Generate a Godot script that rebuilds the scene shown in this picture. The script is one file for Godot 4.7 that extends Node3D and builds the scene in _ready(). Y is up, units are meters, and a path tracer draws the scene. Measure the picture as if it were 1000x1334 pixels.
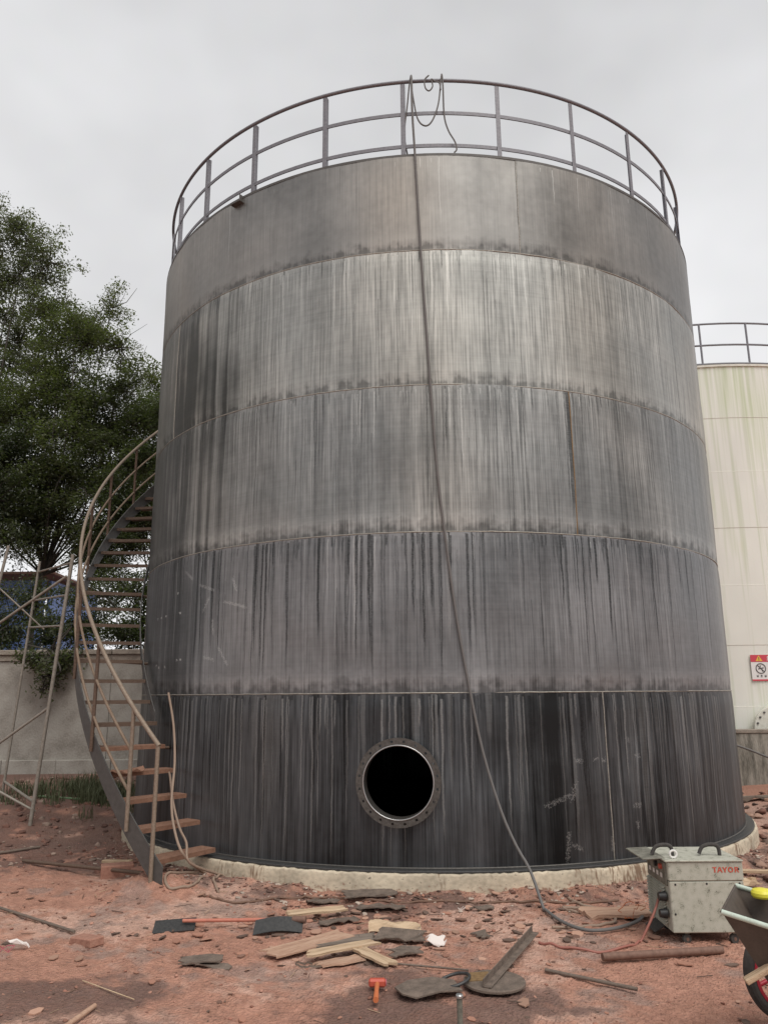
extends Node3D

# ---------------------------------------------------------------- constants
const CX := 0.624                  # axis of the steel tank
const CZ := -11.10
const RAD := 3.84                  # radius of the steel tank
const SEAMS := [0.20, 1.70, 3.20, 4.70, 6.20, 7.32]   # heights of the plate edges

var rng := RandomNumberGenerator.new()
var M := {}
var used := {}
var n_low := FastNoiseLite.new()
var n_mid := FastNoiseLite.new()
var n_fine := FastNoiseLite.new()
var n_dent := FastNoiseLite.new()

# ---------------------------------------------------------------- node helpers
func numbered(called: String) -> String:
	if not used.has(called):
		used[called] = 0
		return called
	used[called] += 1
	return "%s_%03d" % [called, used[called]]

func meta(o: Node, label: String, category: String, group := "") -> void:
	o.set_meta("label", label)
	o.set_meta("category", category)
	if group != "":
		o.set_meta("group", group)

func thing(called: String, label: String, category: String, at := Vector3.ZERO, turn := 0.0, group := "") -> Node3D:
	var o := Node3D.new()
	o.name = numbered(called)
	add_child(o)
	o.position = at
	o.rotation.y = turn
	meta(o, label, category, group)
	return o

func part(called: String, mesh: Mesh, mat: Material, parent: Node, at := Vector3.ZERO, basis := Basis.IDENTITY) -> MeshInstance3D:
	var o := MeshInstance3D.new()
	o.name = called
	o.mesh = mesh
	o.material_override = mat
	o.transform = Transform3D(basis, at)
	parent.add_child(o, true)
	return o

func solo(called: String, mesh: Mesh, mat: Material, label: String, category: String, at := Vector3.ZERO, basis := Basis.IDENTITY, group := "") -> MeshInstance3D:
	var o := part(numbered(called), mesh, mat, self, at, basis)
	meta(o, label, category, group)
	return o

func setting(called: String, mesh: Mesh, mat: Material) -> MeshInstance3D:
	var o := part(numbered(called), mesh, mat, self)
	o.set_meta("kind", "structure")
	return o

# ---------------------------------------------------------------- mesh helpers
func st_new() -> SurfaceTool:
	var st := SurfaceTool.new()
	st.begin(Mesh.PRIMITIVE_TRIANGLES)
	return st

func tri(st: SurfaceTool, a: Vector3, b: Vector3, c: Vector3) -> void:
	var n := (c - a).cross(b - a).normalized()
	for p in [a, b, c]:
		st.set_normal(n)
		st.add_vertex(p)

func quad(st: SurfaceTool, a: Vector3, b: Vector3, c: Vector3, d: Vector3) -> void:
	tri(st, a, b, c)
	tri(st, a, c, d)

# a box with chamfered edges
func bbox(st: SurfaceTool, c: Vector3, size: Vector3, ch := 0.004, b := Basis.IDENTITY) -> void:
	var h := size * 0.5
	ch = min(ch, min(h.x, min(h.y, h.z)) * 0.6)
	var pt := func(sx: int, sy: int, sz: int, ax: int) -> Vector3:
		var v := Vector3(sx * (h.x - ch), sy * (h.y - ch), sz * (h.z - ch))
		if ax == 0: v.x = sx * h.x
		elif ax == 1: v.y = sy * h.y
		else: v.z = sz * h.z
		return c + b * v
	var face := func(p: Array) -> void:
		var mid := Vector3.ZERO
		for q in p: mid += q
		mid /= p.size()
		var n: Vector3 = (p[2] - p[0]).cross(p[1] - p[0])
		if n.dot(mid - c) < 0:
			p.reverse()
		for k in range(1, p.size() - 1):
			tri(st, p[0], p[k], p[k + 1])
	for s in [-1, 1]:
		face.call([pt.call(s, -1, -1, 0), pt.call(s, 1, -1, 0), pt.call(s, 1, 1, 0), pt.call(s, -1, 1, 0)])
		face.call([pt.call(-1, s, -1, 1), pt.call(1, s, -1, 1), pt.call(1, s, 1, 1), pt.call(-1, s, 1, 1)])
		face.call([pt.call(-1, -1, s, 2), pt.call(1, -1, s, 2), pt.call(1, 1, s, 2), pt.call(-1, 1, s, 2)])
		for t in [-1, 1]:
			face.call([pt.call(s, t, -1, 0), pt.call(s, t, 1, 0), pt.call(s, t, 1, 1), pt.call(s, t, -1, 1)])
			face.call([pt.call(s, -1, t, 0), pt.call(s, 1, t, 0), pt.call(s, 1, t, 2), pt.call(s, -1, t, 2)])
			face.call([pt.call(-1, s, t, 1), pt.call(1, s, t, 1), pt.call(1, s, t, 2), pt.call(-1, s, t, 2)])
			for u in [-1, 1]:
				face.call([pt.call(s, t, u, 0), pt.call(s, t, u, 1), pt.call(s, t, u, 2)])

func box_mesh(size: Vector3, ch := 0.004) -> ArrayMesh:
	var st := st_new()
	bbox(st, Vector3.ZERO, size, ch)
	return st.commit()

# a round tube swept along points, with end caps; rr may be a number or one radius per point
func tube(st: SurfaceTool, pts: PackedVector3Array, rr, seg := 8, closed := false) -> void:
	var n := pts.size()
	var rings := []
	var norms := []
	var up := Vector3.UP
	var t0 := (pts[1] - pts[0]).normalized()
	if abs(t0.dot(up)) > 0.9: up = Vector3.RIGHT
	var side := t0.cross(up).normalized()
	for i in n:
		var t: Vector3
		if closed:
			t = (pts[(i + 1) % n] - pts[(i - 1 + n) % n]).normalized()
		else:
			t = (pts[min(i + 1, n - 1)] - pts[max(i - 1, 0)]).normalized()
		side = (side - t * side.dot(t)).normalized()
		var bi := t.cross(side)
		var r: float = rr[i] if rr is Array or rr is PackedFloat32Array else rr
		var ring := PackedVector3Array()
		var nr := PackedVector3Array()
		for k in seg:
			var a := TAU * k / seg
			var d := side * cos(a) + bi * sin(a)
			ring.append(pts[i] + d * r)
			nr.append(d)
		rings.append(ring)
		norms.append(nr)
	for i in (n if closed else n - 1):
		var j := (i + 1) % n
		for k in seg:
			var l := (k + 1) % seg
			for q in [[i, k], [j, k], [j, l], [i, k], [j, l], [i, l]]:
				st.set_normal(norms[q[0]][q[1]])
				st.add_vertex(rings[q[0]][q[1]])
	if not closed:
		for e in [0, n - 1]:
			for k in range(1, seg - 1):
				if e != 0: tri(st, rings[e][0], rings[e][k], rings[e][k + 1])
				else: tri(st, rings[e][0], rings[e][k + 1], rings[e][k])

func tube_mesh(pts: PackedVector3Array, rr, seg := 8, closed := false) -> ArrayMesh:
	var st := st_new()
	tube(st, pts, rr, seg, closed)
	return st.commit()

func rod(st: SurfaceTool, a: Vector3, b: Vector3, r: float, seg := 8) -> void:
	tube(st, PackedVector3Array([a, b]), r, seg)

func rod_mesh(a: Vector3, b: Vector3, r: float, seg := 8) -> ArrayMesh:
	return tube_mesh(PackedVector3Array([a, b]), r, seg)

# Catmull-Rom through the given points
func smooth(p: Array, per := 8) -> PackedVector3Array:
	var out := PackedVector3Array()
	for i in p.size() - 1:
		var a: Vector3 = p[max(i - 1, 0)]
		var b: Vector3 = p[i]
		var c: Vector3 = p[i + 1]
		var d: Vector3 = p[min(i + 2, p.size() - 1)]
		for k in per:
			out.append(b.cubic_interpolate(c, a, d, float(k) / per))
	out.append(p[p.size() - 1])
	return out

# outline in the xz plane, thickness t upwards from y = 0
func slab(poly: PackedVector2Array, t: float, warp := 0.0, warp_seed := 0) -> ArrayMesh:
	var st := st_new()
	var ids := Geometry2D.triangulate_polygon(poly)
	var lift := func(p: Vector2) -> float:
		return warp * (n_mid.get_noise_2d(p.x * 240 + warp_seed * 77.0, p.y * 240) + 0.35)
	for k in range(0, ids.size(), 3):
		var q := []
		for j in 3:
			var p := poly[ids[k + j]]
			q.append(Vector3(p.x, lift.call(p), p.y))
		var n: Vector3 = (q[2] - q[0]).cross(q[1] - q[0])
		if n.y < 0: q.reverse()
		tri(st, q[0] + Vector3.UP * t, q[1] + Vector3.UP * t, q[2] + Vector3.UP * t)
		tri(st, q[2], q[1], q[0])
	for k in poly.size():
		var a := poly[k]
		var b := poly[(k + 1) % poly.size()]
		var la: float = lift.call(a)
		var lb: float = lift.call(b)
		quad(st, Vector3(a.x, la, a.y), Vector3(a.x, la + t, a.y), Vector3(b.x, lb + t, b.y), Vector3(b.x, lb, b.y))
	return st.commit()

# outline of a board with torn ends
func torn(l: float, w: float, rag: float) -> PackedVector2Array:
	var p := PackedVector2Array()
	var k := 5
	for i in k + 1:
		p.append(Vector2(-l / 2 + rng.randf_range(-rag, rag), -w / 2 + w * i / k))
	for i in range(1, 7):
		p.append(Vector2(-l / 2 + l * i / 7.0, w / 2 + rng.randf_range(-rag, rag) * 0.25))
	for i in k + 1:
		p.append(Vector2(l / 2 + rng.randf_range(-rag, rag), w / 2 - w * i / k))
	for i in range(1, 7):
		p.append(Vector2(l / 2 - l * i / 7.0, -w / 2 + rng.randf_range(-rag, rag) * 0.25))
	return p

func lathe(st: SurfaceTool, prof: Array, seg: int, at := Vector3.ZERO, b := Basis.IDENTITY) -> void:
	for i in prof.size() - 1:
		var p: Vector2 = prof[i]
		var q: Vector2 = prof[i + 1]
		var nn := Vector2(q.y - p.y, -(q.x - p.x)).normalized()
		for k in seg:
			var a := TAU * k / seg
			var c := TAU * (k + 1) / seg
			var f := func(v: Vector2, w: float) -> Vector3: return at + b * Vector3(cos(w) * v.x, v.y, sin(w) * v.x)
			var g := func(w: float) -> Vector3: return b * Vector3(cos(w) * nn.x, nn.y, sin(w) * nn.x)
			var vs := [[f.call(p, a), a], [f.call(q, c), c], [f.call(q, a), a], [f.call(p, a), a], [f.call(p, c), c], [f.call(q, c), c]]
			for v in vs:
				st.set_normal(g.call(v[1]))
				st.add_vertex(v[0])

func lathe_mesh(prof: Array, seg: int, b := Basis.IDENTITY) -> ArrayMesh:
	var st := st_new()
	lathe(st, prof, seg, Vector3.ZERO, b)
	return st.commit()

# ---------------------------------------------------------------- textures
func noise_image(sd: int, freq: float, w0: int, h0: int, w: int, h: int, oct := 3) -> PackedByteArray:
	var f := FastNoiseLite.new()
	f.seed = sd
	f.noise_type = FastNoiseLite.TYPE_SIMPLEX_SMOOTH
	f.frequency = freq
	f.fractal_octaves = oct
	var im := f.get_image(w0, h0, false, false, true)
	im.convert(Image.FORMAT_L8)
	if w != w0 or h != h0:
		im.resize(w, h, Image.INTERPOLATE_CUBIC)
	return im.get_data()

func srgb_byte(v: float) -> int:
	v = clampf(v, 0.0, 1.0)
	return int(255.0 * (12.92 * v if v <= 0.0031308 else 1.055 * pow(v, 1.0 / 2.4) - 0.055) + 0.5)

# a tiling texture: two noises looked up in a ramp of linear colours; (freq in cycles over the tile)
func ramp_texture(sd: int, f1: float, f2: float, mixing: float, ramp: Array, size := 512, sx := 1.0) -> ImageTexture:
	var a := FastNoiseLite.new()
	a.seed = sd
	a.noise_type = FastNoiseLite.TYPE_SIMPLEX_SMOOTH
	a.frequency = f1 / size
	a.fractal_octaves = 4
	var b := FastNoiseLite.new()
	b.seed = sd + 9
	b.noise_type = FastNoiseLite.TYPE_SIMPLEX_SMOOTH
	b.frequency = f2 / size
	b.fractal_octaves = 2
	var ww := int(size / sx)
	var ia := a.get_seamless_image(ww, size, false, false, 0.15, true)
	var ib := b.get_seamless_image(ww, size, false, false, 0.15, true)
	ia.convert(Image.FORMAT_L8)
	ib.convert(Image.FORMAT_L8)
	if ww != size:
		ia.resize(size, size, Image.INTERPOLATE_CUBIC)
		ib.resize(size, size, Image.INTERPOLATE_CUBIC)
	var da := ia.get_data()
	var db := ib.get_data()
	var lut := PackedByteArray()
	for k in 256:
		var t := k / 255.0 * (ramp.size() - 1)
		var i: int = min(int(t), ramp.size() - 2)
		var c: Color = (ramp[i] as Color).lerp(ramp[i + 1], t - i)
		lut.append(srgb_byte(c.r))
		lut.append(srgb_byte(c.g))
		lut.append(srgb_byte(c.b))
	var out := PackedByteArray()
	out.resize(size * size * 3)
	var m1 := 1.0 - mixing
	for k in size * size:
		var v := int(da[k] * m1 + db[k] * mixing) * 3
		out[k * 3] = lut[v]
		out[k * 3 + 1] = lut[v + 1]
		out[k * 3 + 2] = lut[v + 2]
	var im := Image.create_from_data(size, size, false, Image.FORMAT_RGB8, out)
	return ImageTexture.create_from_image(im)

func grey_texture(sd: int, freq: float, size := 512, oct := 5) -> ImageTexture:
	var a := FastNoiseLite.new()
	a.seed = sd
	a.noise_type = FastNoiseLite.TYPE_SIMPLEX_SMOOTH
	a.frequency = freq / size
	a.fractal_octaves = oct
	var im := a.get_seamless_image(size, size, false, false, 0.15, true)
	im.convert(Image.FORMAT_L8)
	return ImageTexture.create_from_image(im)

func plain(c: Color, rough: float, metal := 0.0) -> StandardMaterial3D:
	var m := StandardMaterial3D.new()
	m.albedo_color = c.linear_to_srgb()
	m.roughness = rough
	m.metallic = metal
	return m

# textured on three planes of the object's own axes; scale = repeats per metre
func tex_mat(t: Texture2D, rough: float, metal: float, scale: Vector3, bump: Texture2D = null, bump_cm := 0.5) -> StandardMaterial3D:
	var m := StandardMaterial3D.new()
	m.albedo_texture = t
	m.roughness = rough
	m.metallic = metal
	m.uv1_triplanar = true
	m.uv1_scale = scale
	if bump:
		m.heightmap_enabled = true
		m.heightmap_texture = bump
		m.heightmap_scale = bump_cm
	return m

func lin(r: float, g: float, b: float) -> Color:
	return Color(r, g, b)

func make_materials() -> void:
	var bump := grey_texture(5, 40)
	var rough_bump := grey_texture(6, 24)
	M.rail = tex_mat(ramp_texture(11, 12, 60, 0.4, [lin(.13, .13, .15), lin(.2, .2, .22), lin(.25, .25, .27)], 256), 0.55, 0.2, Vector3.ONE * 2)
	M.weld = tex_mat(ramp_texture(12, 10, 70, 0.5, [lin(.12, .10, .08), lin(.34, .32, .28), lin(.5, .48, .44)], 256), 0.5, 0.5, Vector3.ONE * 3)
	M.flange = tex_mat(ramp_texture(13, 8, 50, 0.4, [lin(.05, .045, .04), lin(.1, .093, .085), lin(.16, .15, .14)], 256), 0.5, 0.5, Vector3.ONE * 3)
	M.rim_steel = plain(lin(.42, .42, .42), 0.35, 0.8)
	M.dark_steel = tex_mat(ramp_texture(14, 10, 60, 0.4, [lin(.035, .035, .036), lin(.07, .07, .07), lin(.12, .115, .11)], 256), 0.5, 0.5, Vector3.ONE * 3)
	M.tread = tex_mat(ramp_texture(15, 9, 50, 0.45, [lin(.06, .038, .03), lin(.19, .1, .065), lin(.27, .145, .095), lin(.18, .14, .115)], 256), 0.85, 0.1, Vector3.ONE * 2.5, bump, 0.2)
	M.stringer = tex_mat(ramp_texture(16, 8, 50, 0.4, [lin(.06, .055, .05), lin(.1, .095, .09), lin(.14, .135, .125)], 256), 0.6, 0.3, Vector3.ONE * 1.5)
	M.stair_rail = tex_mat(ramp_texture(17, 10, 60, 0.5, [lin(.12, .07, .045), lin(.26, .2, .15), lin(.36, .31, .26)], 256), 0.6, 0.3, Vector3.ONE * 3)
	M.brown_rail = tex_mat(ramp_texture(40, 5, 60, 0.5, [lin(.1, .06, .04), lin(.2, .13, .085), lin(.26, .2, .15), lin(.36, .25, .12)], 256), 0.7, 0.2, Vector3.ONE * 2)
	M.ochre_rail = tex_mat(ramp_texture(18, 10, 60, 0.5, [lin(.1, .055, .03), lin(.24, .15, .07), lin(.36, .25, .12)], 256), 0.7, 0.2, Vector3.ONE * 3)
	M.rust_post = tex_mat(ramp_texture(19, 10, 60, 0.5, [lin(.06, .035, .025), lin(.13, .085, .06), lin(.2, .15, .12)], 256), 0.7, 0.2, Vector3.ONE * 3)
	M.plinth = tex_mat(ramp_texture(20, 5, 40, 0.35, [lin(.22, .13, .08), lin(.55, .46, .35), lin(.68, .62, .5), lin(.72, .66, .54)], 512), 0.9, 0.0, Vector3(.8, .8, .8), rough_bump, 1.0)
	M.concrete = tex_mat(ramp_texture(21, 4, 50, 0.3, [lin(.2, .18, .155), lin(.34, .315, .28), lin(.42, .4, .36)], 512), 0.92, 0.0, Vector3.ONE * .45, bump, 0.4)
	M.coping = tex_mat(ramp_texture(22, 6, 50, 0.4, [lin(.13, .11, .09), lin(.28, .24, .2), lin(.36, .32, .27)], 256), 0.92, 0.0, Vector3.ONE * .8, bump, 0.4)
	M.bund = tex_mat(ramp_texture(23, 5, 40, 0.3, [lin(.05, .045, .04), lin(.16, .15, .125), lin(.3, .28, .24), lin(.4, .38, .33)], 512, 1.0), 0.92, 0.0, Vector3(1.4, .25, 1.4), bump, 0.5)
	M.soil_small = tex_mat(ramp_texture(24, 8, 60, 0.4, [lin(.1, .045, .032), lin(.27, .125, .085), lin(.38, .2, .145)], 256), 0.95, 0.0, Vector3.ONE * 2)
	M.brick = tex_mat(ramp_texture(25, 8, 70, 0.5, [lin(.2, .09, .06), lin(.36, .18, .13), lin(.46, .27, .2)], 256), 0.95, 0.0, Vector3.ONE * 3, bump, 0.3)
	M.wood_pale = tex_mat(ramp_texture(26, 4, 30, 0.5, [lin(.24, .15, .09), lin(.56, .41, .27), lin(.68, .53, .38)], 512, 6.0), 0.8, 0.0, Vector3(1.2, 3, 3), bump, 0.2)
	M.wood_pink = tex_mat(ramp_texture(27, 4, 30, 0.5, [lin(.2, .1, .07), lin(.42, .26, .18), lin(.54, .38, .28)], 512, 5.0), 0.85, 0.0, Vector3(1.5, 3, 3), bump, 0.2)
	M.wood_grey = tex_mat(ramp_texture(28, 4, 30, 0.5, [lin(.07, .055, .045), lin(.19, .15, .12), lin(.28, .23, .19)], 512, 5.0), 0.9, 0.0, Vector3(1.5, 3, 3), bump, 0.2)
	M.slate = tex_mat(ramp_texture(29, 6, 40, 0.4, [lin(.06, .046, .037), lin(.15, .115, .092), lin(.24, .18, .145)], 256), 0.85, 0.0, Vector3.ONE * 2, bump, 0.3)
	M.rust_pipe = tex_mat(ramp_texture(30, 8, 60, 0.4, [lin(.08, .045, .035), lin(.2, .115, .085), lin(.27, .17, .13)], 256), 0.75, 0.2, Vector3.ONE * 3)
	M.cable = plain(lin(.14, .133, .128), 0.7)
	M.cable_tan = plain(lin(.28, .2, .15), 0.7)
	M.cable_brown = plain(lin(.16, .09, .06), 0.7)
	M.cable_red = plain(lin(.33, .13, .1), 0.6)
	M.red = plain(lin(.5, .09, .055), 0.5)
	M.handle_red = tex_mat(ramp_texture(41, 6, 50, .5, [lin(.3, .14, .1), lin(.5, .17, .115), lin(.55, .25, .18)], 256), .6, 0, Vector3.ONE * 3)
	M.orange = plain(lin(.55, .16, .06), 0.55)
	M.rubber = tex_mat(ramp_texture(31, 10, 60, 0.5, [lin(.03, .028, .026), lin(.055, .05, .046), lin(.1, .085, .075)], 256), 0.9, 0.0, Vector3.ONE * 4)
	M.black = plain(lin(.02, .02, .02), 0.5)
	M.welder = tex_mat(ramp_texture(32, 7, 60, 0.4, [lin(.03, .028, .02), lin(.1, .1, .075), lin(.36, .36, .295), lin(.43, .425, .355), lin(.45, .445, .38), lin(.47, .465, .395), lin(.48, .47, .4)], 512), 0.6, 0.0, Vector3(1.9, 1.9, 1.9))
	M.welder_dark = tex_mat(ramp_texture(33, 6, 45, 0.35, [lin(.05, .047, .037), lin(.18, .172, .14), lin(.3, .29, .245)], 256), 0.7, 0.0, Vector3.ONE * 2)
	M.tray = tex_mat(ramp_texture(34, 5, 45, 0.35, [lin(.035, .027, .022), lin(.085, .065, .052), lin(.14, .105, .085)], 256), 0.65, 0.15, Vector3.ONE * 2)
	M.mint = tex_mat(ramp_texture(35, 6, 45, 0.4, [lin(.2, .22, .18), lin(.5, .58, .5), lin(.58, .66, .58)], 256), 0.5, 0.0, Vector3.ONE * 3)
	M.wheel_red = plain(lin(.42, .03, .05), 0.45)
	M.yellow = plain(lin(.75, .68, .06), 0.4)
	M.white_paint = plain(lin(.75, .73, .7), 0.6)
	M.paper = plain(lin(.72, .66, .62), 0.8)
	M.pink = plain(lin(.6, .16, .22), 0.7)
	M.galv = tex_mat(ramp_texture(36, 8, 60, 0.5, [lin(.13, .1, .075), lin(.3, .27, .23), lin(.4, .38, .34)], 256), 0.6, 0.3, Vector3.ONE * 2)
	M.bark = tex_mat(ramp_texture(37, 6, 40, 0.5, [lin(.025, .022, .018), lin(.06, .052, .043), lin(.1, .088, .074)], 256), 0.95, 0.0, Vector3(2, .6, 2), bump, 1.0)
	M.blue = tex_mat(ramp_texture(38, 5, 40, 0.4, [lin(.1, .16, .38), lin(.17, .28, .6), lin(.34, .42, .7)], 256), 0.6, 0.0, Vector3.ONE * .6)
	M.house = tex_mat(ramp_texture(39, 5, 40, 0.4, [lin(.5, .47, .42), lin(.66, .64, .58), lin(.74, .71, .65)], 256), 0.9, 0.0, Vector3.ONE * .4)
	M.sign_red = plain(lin(.6, .06, .09), 0.5)
	M.sign_white = plain(lin(.78, .76, .74), 0.5)
	M.sign_yellow = plain(lin(.8, .5, .06), 0.5)
	M.sign_grey = plain(lin(.1, .09, .09), 0.6)
	M.green_line = plain(lin(.12, .2, .1), 0.7)
	var leaf := StandardMaterial3D.new()
	leaf.vertex_color_use_as_albedo = true
	leaf.roughness = 0.36
	leaf.backlight_enabled = true
	leaf.backlight = Color(.9, 1.0, .6)
	M.leaf = leaf
	var grit := StandardMaterial3D.new()
	grit.vertex_color_use_as_albedo = true
	grit.roughness = 0.95
	M.grit = grit

# ---------------------------------------------------------------- the steel tank's skin: mill scale, rain runs, scuffs
var TW := 2048
var TH := 1216
var dark := PackedFloat32Array()
var light := PackedFloat32Array()

func run_down(buf: PackedFloat32Array, x: float, y0: int, length: int, w: float, strength: float) -> PackedFloat32Array:
	var wob := 0.0
	for k in length:
		var y := y0 + k
		if y < 0 or y >= TH: break
		var t := float(k) / length
		wob = wob * 0.98 + rng.randf_range(-0.22, 0.22)
		var ww := w * (0.55 + 0.45 * (1.0 - t)) if t < 0.93 else w * 0.5
		var s: float = strength * minf(1.0, (1.0 - t) * 4.0) * (0.85 + 0.3 * rng.randf())
		var xc := x + wob
		for xx in range(int(xc - ww - 1), int(xc + ww + 2)):
			var v: float = s * clampf(ww + 0.6 - absf(xx - xc), 0.0, 1.0)
			var id := y * TW + posmod(xx, TW)
			if v > buf[id]: buf[id] = v
	return buf

func scuff(x: float, y: float, l: float, ang: float, w: float, strength: float) -> void:
	for k in int(l * 2):
		var t := k / (l * 2.0)
		var px := x + cos(ang) * l * t + rng.randf_range(-w, w)
		var py := y + sin(ang) * l * t + rng.randf_range(-w, w)
		for j in 3:
			var xx := int(px + rng.randf_range(-1.5, 1.5))
			var yy := int(py + rng.randf_range(-1.5, 1.5))
			if yy >= 0 and yy < TH and xx >= 0 and xx < TW:
				light[yy * TW + xx] = max(light[yy * TW + xx], strength * rng.randf_range(0.3, 1.0))

func shell_material() -> StandardMaterial3D:
	dark.resize(TW * TH)
	light.resize(TW * TH)
	var tops := [0, 191, 447, 704, 960, 1216]
	# dark wet runs starting under each weld
	var counts := [30, 90, 170, 210, 330]
	for c in 5:
		var hgt: int = tops[c + 1] - tops[c]
		for k in counts[c]:
			var x := rng.randf() * TW
			var cl := 0.5 + 0.5 * n_low.get_noise_2d(x * 0.9, c * 300.0)
			if rng.randf() > cl * 1.5: continue
			var l := int(hgt * clampf(pow(rng.randf(), 1.6) * 1.15, 0.06, 1.0))
			var w := rng.randf_range(0.5, 1.6) if c < 3 else rng.randf_range(0.6, 2.6)
			dark = run_down(dark, x, tops[c] + rng.randi_range(0, 6), l, w, rng.randf_range(0.4, 1.0) * (0.5 if c < 2 else (0.6 if c == 2 else 0.95)))
	# fringes of short drips, clustered, and fine threads down the whole plate
	for c in range(1, 5):
		var hgt: int = tops[c + 1] - tops[c]
		for k in [0, 160, 260, 620, 300][c]:
			var x := rng.randf() * TW
			if n_low.get_noise_2d(x * 2.2 + 50, c * 200.0) < -0.05: continue
			dark = run_down(dark, x, tops[c] + rng.randi_range(0, 3), int(hgt * rng.randf_range(.03, .2)), rng.randf_range(.5, 1.8), rng.randf_range(.3, .8))
		for k in [0, 120, 160, 240, 60][c]:
			dark = run_down(dark, rng.randf() * TW, tops[c] + rng.randi_range(0, hgt / 2), int(hgt * rng.randf_range(.3, 1.0)), rng.randf_range(.25, .6), rng.randf_range(.3, .75))
	for k in 46:
		dark = run_down(dark, rng.randf_range(250, 1750), 704 + rng.randi_range(0, 4), int(256 * pow(rng.randf(), .8)), rng.randf_range(.9, 2.6), 1.0)
	for k in 22:
		dark = run_down(dark, rng.randf_range(250, 1750), 447 + rng.randi_range(0, 4), int(256 * pow(rng.randf(), 1.5)), rng.randf_range(.6, 1.5), .8)
	# water that found the vertical welds
	for q in [[1166, 0, 190, 2.0, .6], [1239, 447, 250, 4.0, .85], [1243, 447, 180, 2.2, .9], [1234, 470, 200, 1.5, .7], [1252, 447, 120, 1.2, .6], [1275, 960, 240, 1.5, .6], [397, 200, 240, 1.6, .8]]:
		dark = run_down(dark, q[0], q[1], q[2], q[3], q[4])
	# pale washed runs
	var lc := [40, 330, 250, 90, 300]
	for c in 5:
		var hgt: int = tops[c + 1] - tops[c]
		for k in lc[c]:
			var x := rng.randf() * TW
			var cl := 0.5 + 0.5 * n_low.get_noise_2d(x * 1.1 + 900, c * 300.0 + 70)
			if rng.randf() > cl * 1.5: continue
			var l := int(hgt * (clampf(pow(rng.randf(), 2.2), 0.05, 1.0) if c < 4 else clampf(rng.randf_range(0.15, 1.15), 0.1, 1.0)))
			light = run_down(light, x, tops[c] + rng.randi_range(2, 10), l, rng.randf_range(0.4, 1.2) if c < 4 else rng.randf_range(0.5, 2.0), rng.randf_range(0.2, 0.6) * (0.7 if c < 4 else 0.62))
	# broad smears of the bottom ring
	for k in 34:
		var x := rng.randf() * TW
		light = run_down(light, x, 961, rng.randi_range(60, 250), rng.randf_range(3, 9), rng.randf_range(0.06, 0.16))
	# chalk and bare metal scuffs seen in the photograph
	for s in [[490, 735, 30, 0.6], [540, 765, 45, 0.3], [570, 790, 30, 2.2], [580, 830, 26, 1.4], [610, 800, 55, 0.25], [600, 880, 40, 0.9], [630, 760, 26, 1.2], [560, 895, 30, 0.2]]:
		scuff(s[0], s[1], s[2], s[3], 2.0, 0.5)
	for s in [[459, 772, 4, 0.0], [363, 814, 4, 0.0], [385, 813, 4, 0.0], [410, 812, 5, 0.0], [471, 810, 6, 0.0], [387, 908, 5, 0.0], [470, 897, 4, 0.0], [483, 897, 5, 0.0], [420, 908, 4, 0.0], [372, 905, 3, 0.0]]:
		scuff(s[0], s[1], s[2], s[3], 1.2, 1.6)
	for s in [[1214, 1064, 12, 0.1], [1248, 1063, 8, 0.0], [1262, 1064, 6, 0.0], [1160, 1130, 45, -0.35], [1212, 1098, 26, 1.9], [1196, 1168, 40, 1.7], [1200, 1185, 20, 0.5], [1328, 1060, 9, 0.2], [1312, 1036, 6, 0.0], [1318, 1135, 14, 0.1], [1322, 1160, 10, 1.2], [1270, 1180, 20, 1.5]]:
		scuff(s[0], s[1], s[2], s[3], 3.0, 0.5)
	var fine := noise_image(101, 0.24, 2048, 34, TW, TH, 3)
	var med := noise_image(102, 0.035, 2048, 20, TW, TH, 3)
	var wide := noise_image(103, 0.011, 1024, 30, TW, TH, 2)
	var patch := noise_image(104, 0.013, 512, 304, TW, TH, 4)
	var mottle := noise_image(105, 0.09, 1024, 608, TW, TH, 3)
	var roll := noise_image(106, 0.2, 40, 1216, TW, TH, 3)
	var tint := noise_image(107, 0.010, 512, 152, TW, TH, 2)
	var base := [lin(.262, .252, .236), lin(.34, .338, .316), lin(.275, .277, .267), lin(.215, .219, .223), lin(.074, .079, .084)]
	var kw := [.0014, .0016, .0018, .0026, .0044]
	var kp := [.0022, .0020, .0020, .0022, .0032]
	var kf := [.3, .75, .8, .55, 1.15]
	var km := [.15, .3, .4, .3, .7]
	var kr := [.04, .13, .12, .12, .03]
	var rust := [.26, .22, .2, .06, .12]
	var lut := PackedByteArray()
	for k in 1025: lut.append(srgb_byte(k / 1024.0))
	var rgb := PackedByteArray()
	rgb.resize(TW * TH * 3)
	var ro := PackedByteArray()
	ro.resize(TW * TH)
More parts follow.
